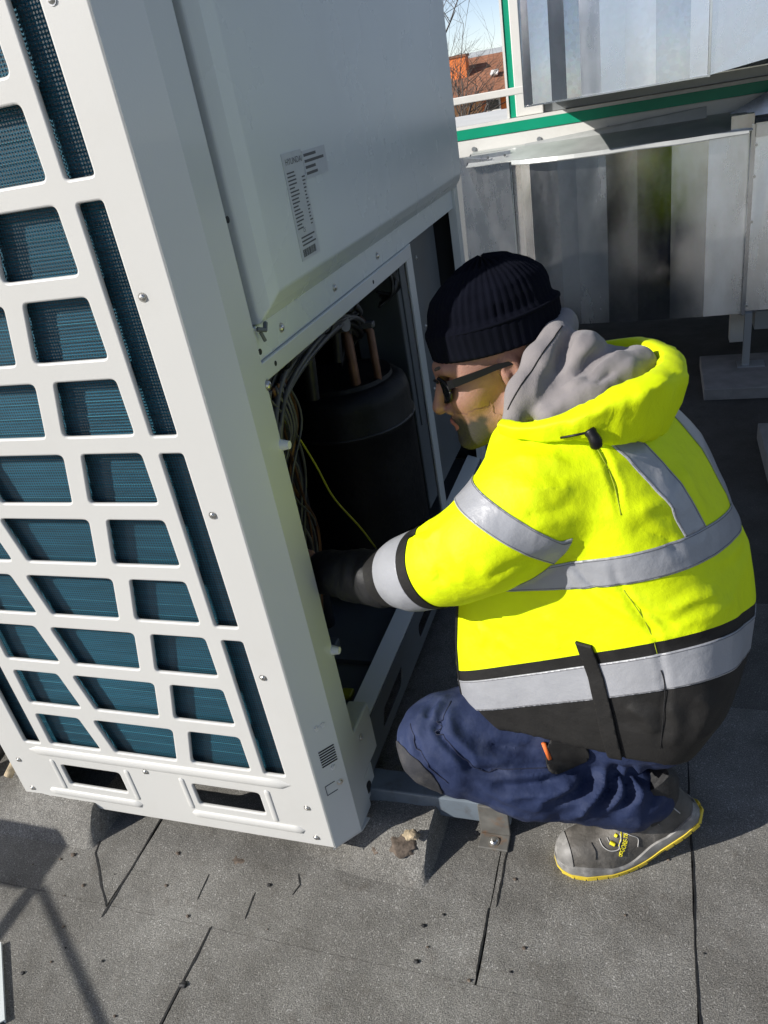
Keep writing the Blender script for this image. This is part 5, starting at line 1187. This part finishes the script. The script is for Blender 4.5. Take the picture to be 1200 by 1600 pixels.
# ---- trousers
PK0, PK1, PKC = Vector((-0.191, 1.016, 0.346)), Vector((-0.181, 1.010, 0.314)), np.array((-0.150, 1.021, 0.322))
TS = [
   ([(-0.3655, 1.0447, 0.4049), (-0.3799, 0.9979, 0.391), (-0.3732, 0.9783, 0.3775), (-0.3244, 0.9638, 0.3328), (-0.3058, 0.962, 0.313), (-0.1823, 1.0022, 0.2982)], -0.007, 0.006),
   ([(-0.3665, 1.0263, 0.4027), (-0.355, 0.9944, 0.3866), (-0.336, 0.9788, 0.3645), (-0.2913, 0.9777, 0.3316), (-0.2027, 1.0063, 0.3152)], 0.006, 0.01),
   ([(-0.3844, 1.0493, 0.4033), (-0.4034, 1.0322, 0.4006), (-0.406, 1.0045, 0.3942)], -0.006, 0.007),
   ([(-0.3742, 1.0596, 0.403), (-0.3897, 1.0345, 0.4034), (-0.3914, 1.0074, 0.3965)], 0.005, 0.007),
   ([(-0.4392, 1.0008, 0.377), (-0.4192, 0.9613, 0.3537), (-0.3944, 0.9454, 0.3245), (-0.3616, 0.9436, 0.2899)], -0.005, 0.006),
   ([(-0.0838, 1.0362, 0.2743), (-0.092, 1.0254, 0.2427), (-0.1195, 0.9943, 0.2167), (-0.1405, 0.9842, 0.1932)], 0.013, 0.01),
   ([(-0.0518, 1.03, 0.2865), (-0.0586, 1.0375, 0.2298), (-0.0806, 1.0088, 0.2038)], 0.012, 0.009),
   ([(-0.0262, 1.0232, 0.3014), (-0.0225, 1.047, 0.2171), (-0.0279, 1.0284, 0.1979)], 0.01, 0.009),
   ([(-0.0627, 1.0263, 0.2936), (-0.0731, 1.0314, 0.2342), (-0.1029, 0.9987, 0.2044)], -0.011, 0.008),
   ([(-0.0384, 1.0275, 0.2914), (-0.0394, 1.0404, 0.2215), (-0.0526, 1.0183, 0.1981)], -0.01, 0.007),
   ([(-0.1093, 1.036, 0.2652), (-0.1305, 1.0029, 0.2476), (-0.1691, 0.9732, 0.2286)], -0.009, 0.008),
   ([(-0.1472, 1.0073, 0.2701), (-0.1738, 0.9776, 0.2567), (-0.207, 0.9589, 0.2466)], 0.008, 0.009),
   ([(-0.1313, 1.0248, 0.2738), (-0.147, 1.0011, 0.2636), (-0.1901, 0.9719, 0.2637), (-0.2583, 0.9556, 0.2612)], 0.008, 0.009),
   ([(-0.1687, 0.9965, 0.2817), (-0.2122, 0.9717, 0.28), (-0.2806, 0.9573, 0.2806)], -0.007, 0.008),
   ([(-0.2691, 0.9733, 0.3068), (-0.2126, 0.9834, 0.297), (-0.1583, 1.0101, 0.2852)], 0.005, 0.008),
   ([(-0.3147, 0.9518, 0.2891), (-0.2474, 0.9543, 0.2476), (-0.1803, 0.9668, 0.2236)], 0.005, 0.01),
   ([(-0.0024, 1.079, 0.219), (0.0068, 1.0602, 0.1987), (-0.0021, 1.0399, 0.1858)], -0.006, 0.007),
   ([(-0.2918, 0.9932, 0.3563), (-0.2475, 1.0024, 0.337), (-0.2026, 1.013, 0.3296)], -0.005, 0.008),
]
Pt, Qt = trouser_mesh(0.005).mesh(); Pt = relax(Pt, Qt, 2, 0.5); Tt = tris(Qt); Nt = normals(Pt, Tt)
Pt = Pt+Nt*(0.006*vnoise(Pt, (18, 18, 12), 12)+0.003*vnoise(Pt, (40, 30, 40), 15))[:, None]
Pt = fold_disp(Pt, Nt, TS); Nt = normals(Pt, Tt)
trs = to_obj('trousers', Pt, Tt, M['navy'], pr)
kd = np.linalg.norm((Pt-np.array((-0.435, 0.985, 0.270)))*np.array((1, 0.75, 0.9)), axis=1)
P_, T_, _f = region(Pt+Nt*0.002, Tt, {'k': kd, 'x': Pt[:, 0]}, [('k', None, 0.062)]); to_obj('knee_patch', P_, T_, M['knee'], trs, thick=0.002)
_tb = BVHTree.FromPolygons([tuple(p) for p in Pt], [tuple(map(int, t)) for t in Tt])
def tcord(name, pts, r, material, off=0.0005):
    out = []
    for p in smooth_path(pts, 6):
        loc, nr, i, d = _tb.find_nearest(p); out.append(loc+nr*off)
    return MB().tube(out, r, 6).build(name, material, trs, smooth=True)
M['navy_thread'] = mat('navy_thread', (0.012, 0.016, 0.04), 0.8)
tcord('seam', [(-0.3655, 1.0447, 0.4049), (-0.3799, 0.9979, 0.391), (-0.3732, 0.9783, 0.3775), (-0.3244, 0.9638, 0.3328), (-0.3058, 0.962, 0.313), (-0.24, 0.985, 0.305), (-0.1823, 1.0022, 0.2982)], 0.0010, M['navy_thread'])
tcord('seam', [(-0.4392, 1.0008, 0.377), (-0.4192, 0.9613, 0.3537), (-0.3944, 0.9454, 0.3245), (-0.3616, 0.9436, 0.2899)], 0.0010, M['navy_thread'])
MB().tube([PK0, PK1], 0.0045, 8).build('pocket_loop', M['orange_cloth'], trs, smooth=True)
pk = np.linalg.norm((Pt-PKC)*np.array((1.0, 0.6, 1.0)), axis=1)
P_, T_, _f = region(Pt+Nt*0.006, Tt, {'k': pk+0.006*vnoise(Pt, (30, 30, 30), 2)}, [('k', None, 0.040)]); to_obj('tool_pocket', P_, T_, M['black_cloth'], trs, thick=0.005)
# ---- inner cuff and thumb
fi = Field(axis_grid(-0.68, -0.40, 0.006, []), axis_grid(0.98, 1.2, 0.006, []), axis_grid(0.55, 0.75, 0.006, []))
fi.chain([np.array((-0.455, 1.060, 0.669)), np.array((-0.52, 1.085, 0.655)), np.array((-0.60, 1.115, 0.640))], [0.0535, 0.049, 0.043], 0.01)
Pi, Qi = fi.mesh(); Pi = relax(Pi, Qi, 1); Ni = normals(Pi, tris(Qi)); Pi = Pi+Ni*(0.004*vnoise(Pi, (60, 20, 20), 3))[:, None]
to_obj('inner_sleeve', Pi, tris(Qi), M['glove'], pr)

# ---- hoodie collar
fh = hoodie_field(0.0045)
Ph, Qh = fh.mesh(); Ph = relax(Ph, Qh, 2, 0.5); Nh = normals(Ph, tris(Qh)); Ph = Ph+Nh*(0.0025*vnoise(Ph, (26, 26, 26), 21)+0.0012*vnoise(Ph, (60, 40, 60), 4))[:, None]
Ph = fold_disp(Ph, Nh, [([(-0.1252, 1.1937, 1.0585), (-0.1357, 1.1601, 1.0346), (-0.1451, 1.1255, 1.0067)], -0.009, 0.008), ([(-0.0836, 1.1618, 1.0356), (-0.1013, 1.1366, 1.0153), (-0.1332, 1.1171, 0.999)], -0.008, 0.008), ([(-0.0387, 1.1957, 1.0212), (-0.0872, 1.1328, 1.0109), (-0.1418, 1.1054, 0.9917)], 0.006, 0.008), ([(-0.0596, 1.1352, 1.0134), (-0.0854, 1.1037, 1.0046)], -0.006, 0.006), ([(-0.1568, 1.134, 1.0348), (-0.1692, 1.1033, 1.0062), (-0.1788, 1.088, 0.9767)], 0.003, 0.006)])
hd_ = to_obj('hoodie', Ph, tris(Qh), M['hoodie'], pr)
_hb = BVHTree.FromPolygons([tuple(p) for p in Ph], [tuple(map(int, t)) for t in tris(Qh)])
out = []
for p in smooth_path([(-0.1369, 1.1892, 1.0678), (-0.1536, 1.1569, 1.0521), (-0.1748, 1.1207, 1.0285), (-0.1943, 1.0915, 1.0069), (-0.2145, 1.0803, 0.9762)], 6):
    loc, nr, i, d = _hb.find_nearest(p); out.append(loc+nr*0.0002)
MB().tube(out, 0.0011, 6).build('seam', M['black_cloth'], hd_, smooth=True)

# ---- jacket hood lying round the neck
def sweep(path, hh, ww, lean, name, material, parent, n=20, k=8, wr=0.0):
    pts = smooth_path(path, k); m = len(pts); rings = []; f_ = lambda a, t: float(np.interp(t, np.linspace(0, 1, len(a)), a))
    for i, p in enumerate(pts):
        t = i/(m-1); tg = (pts[min(i+1, m-1)]-pts[max(i-1, 0)]).normalized(); sd = tg.cross(Vector((0, 0, 1))).normalized(); up = sd.cross(tg).normalized()
        a = f_(lean, t); u2 = (up*math.cos(a)+sd*math.sin(a)); s2 = sd*math.cos(a)-up*math.sin(a)
        h_, w_ = f_(hh, t), f_(ww, t); r = []
        for j in range(n):
            th = 2*math.pi*j/n; c_, s_ = math.cos(th), math.sin(th); e = 0.55
            e = 0.45; x = w_*math.copysign(abs(c_)**e, c_); y = h_*math.copysign(abs(s_)**e, s_)
            q = p+s2*x+u2*y
            if wr: q = q+s2*(wr*mnoise.noise(Vector((q.x*26, q.y*26, q.z*26)))+wr*0.8*mnoise.noise(Vector((i*1.3, j*0.4, 3)))*(1 if 0.2 < t < 0.8 else 0.3))
            r.append(q)
        rings.append(r)
    return MB().loft(rings).build(name, material, parent, smooth=R(70))
hpth = [(-0.222, 1.065, 0.955), (-0.175, 1.045, 0.955), (-0.115, 1.045, 0.962), (-0.06, 1.065, 0.964), (-0.01, 1.105, 0.962), (0.012, 1.17, 0.955), (0.005, 1.26, 0.95), (-0.04, 1.33, 0.95), (-0.12, 1.35, 0.95), (-0.21, 1.31, 0.95)]
sweep(hpth, [0.011, 0.013, 0.020, 0.040, 0.052, 0.054, 0.05, 0.045, 0.03, 0.02], [0.010, 0.012, 0.016, 0.022, 0.024, 0.024, 0.022, 0.02, 0.014, 0.01], [0.25, 0.2, 0.15, 0.15, 0.2, 0.25, 0.2, 0.2, 0.2, 0.2], 'jacket_hood', M['hivis'], jk, wr=0.007)
MB().tube(smooth_path([(-0.090, 1.028, 0.962), (-0.082, 1.022, 0.950), (-0.080, 1.024, 0.936)], 4), [0.008, 0.009, 0.008, 0.0085, 0.009, 0.0095, 0.009, 0.009, 0.006], 10).build('cord_lock', M['black_plastic'], jk, smooth=True)
MB().tube(smooth_path([(-0.13, 1.03, 0.95), (-0.11, 1.022, 0.957), (-0.09, 1.024, 0.96)], 4), 0.002, 6).build('draw_cord', M['black_plastic'], jk, smooth=True)

# ---- knitted hat
bn = MB(); NT, NZ = 220, 46; rings = []
for i in range(NZ+1):
    t = i/NZ; z = -0.004+0.124*t                            # height over the brim
    prof = np.interp(t, [0, 0.02, 0.30, 0.36, 0.40, 0.55, 0.70, 0.82, 0.90, 0.96, 1.0], [1.03, 1.06, 1.08, 1.06, 1.00, 0.965, 0.875, 0.71, 0.53, 0.32, 0.05])
    cf = np.interp(t, [0, 0.4, 1], [0.0, -0.002, -0.012]); r = []
    cuff = t < 0.37
    for k in range(NT):
        th = 2*math.pi*k/NT; rib = abs(math.sin(th*26))**0.6
        dd = (0.0032 if not cuff else 0.0022)*(rib-0.5)*(1 if t < 0.9 else (1-t)*10)
        ff = (0.102*prof+dd)*math.cos(th); ll = (0.088*prof+dd)*math.sin(th)
        zz_ = z + (0.004*mnoise.noise(Vector((math.cos(th)*2, math.sin(th)*2, 1))) if i else 0) + 0.003*math.sin(th*26)*(t > 0.93)
        dn = 0.004*mnoise.noise(Vector((math.cos(th)*3, math.sin(th)*3, t*4)))*(t > 0.38)
        q = hp_(-0.010+cf+ff*(1+dn*8), ll*(1+dn*8), 0.038+zz_+0.004*math.cos(th)*(1-t)+0.010*(t))
        r.append(q)
    rings.append(r)
rings = [[HO+(p-HO)*1.0 for p in r] for r in rings]
inner = [[(np.array(p)-hp_(-0.01, 0, 0.03))*0.94+hp_(-0.01, 0, 0.03) for p in rings[0]]]
bn.loft([inner[0]]+rings); bnn = bn.build('knitted_hat', M['knit'], pr, smooth=True)
MB().tube([hp_(-0.0135+0.1090*math.cos(a), 0.0942*math.sin(a), 0.038-0.004+0.120*0.345+0.0035+0.0026*math.cos(a)) for a in [2*math.pi*k/60 for k in range(61)]], 0.003, 6).build('turn_up_edge', M['knit'], bnn, smooth=True)

# ---- glasses
gl = empty('glasses', (0, 0, 0)); gl.parent = pr; gl.location = Vector(hp_(0.095, 0, 0))-org(pr); ORG[gl.name] = Vector(hp_(0.095, 0, 0))
for s in (1, -1):
    ring = [hp_(0.100-0.012*abs(math.cos(a))*(1 if s*math.cos(a) > 0 else 0.3), s*0.033+0.0255*math.cos(a), -0.004+0.019*math.sin(a)*(1.0 if math.sin(a) > 0 else 1.12)) for a in [2*math.pi*k/32 for k in range(33)]]
    MB().tube(ring, 0.0027, 8).build('rim', M['black_plastic'], gl, smooth=True)
    MB().add([tuple(p) for p in ring[:-1]]+[tuple(hp_(0.099, s*0.033, -0.004))], [(k, (k+1) % 32, 32) for k in range(32)]).build('lens', M['lens'], gl, smooth=True)
    tm = MB(); pts = [hp_(0.089, s*0.060, 0.007), hp_(0.080, s*0.070, 0.009), hp_(0.045, s*0.0745, 0.011), hp_(0.01, s*0.0765, 0.013), (hp_(-0.02, s*0.078, 0.012))]
    rings = [[p+hl*s*a+hu*b for a, b in ((-0.0016, -0.0042*k), (0.0016, -0.0042*k), (0.0016, 0.0042*k), (-0.0016, 0.0042*k))] for p, k in zip(pts, (1.5, 1.6, 1.35, 1.1, 0.8))]
    tm.loft(rings).build('temple', M['black_plastic'], gl)
MB().tube([hp_(0.102, -0.010, 0.004), hp_(0.106, 0, 0.007), hp_(0.102, 0.010, 0.004)], 0.0025, 8).build('bridge', M['black_plastic'], gl, smooth=True)

# ---- boots
M['boot'] = mat('worn_boot_leather', (0.085, 0.078, 0.068), 0.62, var=0.3, vscale=30, bump=0.0012, bscale=160, dirt=0.8, dirtcol=(0.20, 0.185, 0.165), dscale=18)
M['toecap'] = mat('scuffed_toe_cap', (0.19, 0.185, 0.175), 0.5, var=0.25, vscale=40, dirt=0.7, dirtcol=(0.42, 0.41, 0.39), dscale=30)
M['bootblack'] = mat('boot_collar', (0.018, 0.018, 0.019), 0.6, var=0.3, vscale=40, bump=0.002, bscale=90)
M['outsole'] = mat('yellow_outsole', (0.70, 0.53, 0.045), 0.6, var=0.18, vscale=40, dirt=0.5, dirtcol=(0.30, 0.25, 0.12), dscale=30)
M['bootyellow'] = mat('yellow_print', (0.80, 0.70, 0.02), 0.5)
M['bootwhite'] = mat('pale_stitching', (0.45, 0.44, 0.42), 0.6)
class Boot:
    def __init__(s, toe, ang, flex, side):
        s.t = Vector(toe); s.d = Vector((math.cos(ang), math.sin(ang), 0)); s.o = Vector((math.sin(ang), -math.cos(ang), 0))*side; s.flex = flex
        n = 200; s.S = np.linspace(0, 0.34, n); an = np.interp(s.S, [0, 0.02, 0.035, 0.115, 0.20, 0.34], [0.0, 0.0, 0.0, 0.0, flex, flex]); ds = s.S[1]-s.S[0]
        s.x = np.concatenate([[0], np.cumsum(np.cos(an)[:-1]*ds)]); s.z = np.concatenate([[0], np.cumsum(np.sin(an)[:-1]*ds)]); s.a = an
    def at(s, u, w, h):
        x, z, a = np.interp(u, s.S, s.x), np.interp(u, s.S, s.z), np.interp(u, s.S, s.a)
        return s.t+s.d*float(x-h*math.sin(a))+s.o*float(w)+Vector((0, 0, float(z+h*math.cos(a))))
    W = staticmethod(lambda u: float(np.interp(u, [0, 0.006, 0.02, 0.05, 0.10, 0.16, 0.21, 0.27, 0.305, 0.318, 0.322], [0.006, 0.020, 0.035, 0.047, 0.051, 0.043, 0.038, 0.037, 0.031, 0.018, 0.006])))
    Hh = staticmethod(lambda u: float(np.interp(u, [0, 0.01, 0.03, 0.06, 0.10, 0.15, 0.19, 0.23, 0.28, 0.322], [0.034, 0.052, 0.068, 0.075, 0.084, 0.104, 0.128, 0.138, 0.134, 0.126])))
    def upper_point(s, u, th, extra=0.0):
        """th 0 = outer foot of the upper, pi/2 = top, pi = inner"""
        W, H = s.W(u)*1.0-0.001, s.Hh(u); c, q = math.cos(th), math.sin(th)
        e = 0.62; w = (W+extra)*math.copysign(abs(c)**e, c)*(1-0.32*max(0, q)**2*min(1, u/0.15)); h = 0.022+(H-0.022+extra)*abs(q)**0.8
        return s.at(u, w, h)
def boot(toe, ang, flex, side, parent, detail=True, label=None):
    b = Boot(toe, ang, flex, side); us = [0.0005, 0.003, 0.008, 0.016, 0.026, 0.04, 0.055, 0.07, 0.085, 0.10, 0.115, 0.13, 0.145, 0.16, 0.175, 0.19, 0.205, 0.22, 0.24, 0.26, 0.28, 0.295, 0.305, 0.313, 0.318, 0.3215]
    NT_ = 22
    up = MB().loft([[b.upper_point(u, math.pi*k/NT_) for k in range(NT_+1)]+[b.at(u, -b.W(u)*0.8, 0.02), b.at(u, b.W(u)*0.8, 0.02)] for u in us])
    bo = up.build('boot', M['boot'], parent, smooth=R(60))
    if label: bo['label'] = label
    tc_ = MB().loft([[b.upper_point(u, math.pi*k/NT_, 0.0022) for k in range(NT_+1)] for u in us[:5]], cap=False, close=False); tc_.build('toe_cap', M['toecap'], bo, smooth=R(60))
    # rubber rand, wavy along the top
    rd = []
    for u in np.linspace(0.0005, 0.3215, 60):
        top = 0.026+0.006*math.sin(u*38)+(0.012 if u > 0.24 else 0)*min(1, (u-0.24)/0.04 if u > 0.24 else 0)
        W_ = b.W(u)+0.003; rd.append([b.at(u, W_, 0.010), b.at(u, W_+0.0015, 0.018), b.at(u, W_-0.0005, top), b.at(u, W_-0.004, top+0.001), b.at(u, -W_+0.004, top+0.001), b.at(u, -W_+0.0005, top), b.at(u, -W_-0.0015, 0.018), b.at(u, -W_, 0.010)])
    MB().loft(rd).build('rand', M['toecap'], bo, smooth=R(50))
    sl_ = []
    for u in np.linspace(0.0, 0.322, 60): W_ = b.W(u)+0.004; sl_.append([b.at(u, W_, 0.004), b.at(u, W_+0.0012, 0.0105), b.at(u, -W_-0.0012, 0.0105), b.at(u, -W_, 0.004)])
    sole = MB().loft(sl_).build('outsole', M['outsole'], bo)
    us2 = np.arange(0.006, 0.312, 0.0215)
    for i, u in enumerate(us2):
        if 0.165 < u < 0.205: continue
        for s in (1, -1):
            u1 = u+0.0185; dz = -0.001 if i % 2 else 0.0
            W0, W1 = b.W(u)+0.005, b.W(u1)+0.005; g_ = []
            for uu, WW in ((u, W0), (u1, W1)): g_.append([b.at(uu, s*WW, 0.008), b.at(uu, s*(WW-0.001), 0.0+max(0, dz)), b.at(uu, s*WW*0.25, 0.0+max(0, dz)), b.at(uu, s*WW*0.25, 0.008)])
            MB().loft(g_).build('lug', M['outsole'], sole)
    # padded collar round the ankle
    cl_ = []
    for u, h, rr in ((0.165, 0.105, 0.020), (0.19, 0.128, 0.022), (0.225, 0.138, 0.022), (0.27, 0.145, 0.018), (0.305, 0.140, 0.014)): cl_.append((u, h, rr))
    rings = []
    for tt in np.linspace(0, 1, 10):
        r = []
        for k in range(20):
            a = 2*math.pi*k/20; u = 0.262+0.062*math.cos(a)*(1-0.05*tt); w = 0.038*math.sin(a)*(1-0.05*tt)
            r.append(b.at(u+0.055*tt, w, 0.075+0.085*tt+0.010*math.cos(a)))
        rings.append(r)
    MB().loft(rings).build('collar', M['bootblack'], bo, smooth=R(60))
    if detail:
        def sp(u, th, ex=0.0016): return b.upper_point(u, th, ex)
        def line(pts, r, m_, nm='stitching'): MB().tube(smooth_path([sp(u, t_) for u, t_ in pts], 5), r, 5).build(nm, m_, bo, smooth=True)
        line([(0.085, 1.25), (0.088, 0.9), (0.10, 0.66), (0.118, 0.56), (0.125, 0.70), (0.137, 0.76), (0.142, 0.95)], 0.0011, M['bootwhite'])
        line([(0.10, 1.2), (0.103, 0.95), (0.112, 0.8)], 0.0008, M['bootwhite']); line([(0.068, 1.2), (0.072, 0.8), (0.07, 0.45)], 0.0009, M['bootblack'])
        line([(0.16, 0.85), (0.185, 0.55), (0.20, 0.35), (0.18, 0.22)], 0.0010, M['bootwhite']); line([(0.295, 0.25), (0.29, 0.6), (0.27, 0.9)], 0.0012, M['bootwhite'])
        line([(0.25, 0.3), (0.245, 0.6), (0.23, 0.85)], 0.0011, M['toecap'])
        for u, t0, t1 in ((0.103, 0.95, 0.78), (0.117, 1.12, 0.98)): line([(u, t0), (u+0.004, (t0+t1)/2), (u+0.008, t1)], 0.0042, M['bootyellow'], 'lace_hook')
        line([(0.120, 0.66), (0.138, 0.80), (0.152, 0.95)], 0.0008, M['bootyellow'], 'stripe')
        line([(0.286, 1.0), (0.292, 1.05)], 0.003, M['bootyellow'], 'heel_tab')
        dm = [(0.1165, 0.36), (0.1215, 0.46), (0.1285, 0.40), (0.1235, 0.30)]; line(dm+[dm[0]], 0.0008, M['bootyellow'], 'diamond_emblem'); line([(0.1215, 0.37), (0.124, 0.39)], 0.0018, M['bootyellow'], 'diamond_emblem')
        cu = bpy.data.curves.new('print', 'FONT'); cu.body = 'GORE-TEX'; cu.size = 1.0; cu.offset = 0.02
        tmp = bpy.data.objects.new('tmp', cu); col.objects.link(tmp); dg = bpy.context.evaluated_depsgraph_get(); dg.update()
        me = bpy.data.meshes.new_from_object(tmp.evaluated_get(dg)); bpy.data.objects.remove(tmp); bpy.data.curves.remove(cu)
        mx_ = max(v.co.x for v in me.vertices); o_ = org(bo)
        for v in me.vertices:
            u = 0.131+0.052*v.co.x/mx_-0.012*v.co.y/0.7; t_ = 0.37+0.34*(v.co.x/mx_)+0.15*v.co.y/0.7
            v.co = sp(u, t_, 0.0020)-o_
        me.materials.clear(); link('lettering', me, M['bootyellow'], bo)
    return bo
boot((-0.188, 1.022, 0.0), math.radians(22), math.radians(34), 1, pr, True, 'worn grey work boot with yellow sole')
boot((-0.26, 1.40, 0.0), math.radians(8), math.radians(20), -1, pr, False)
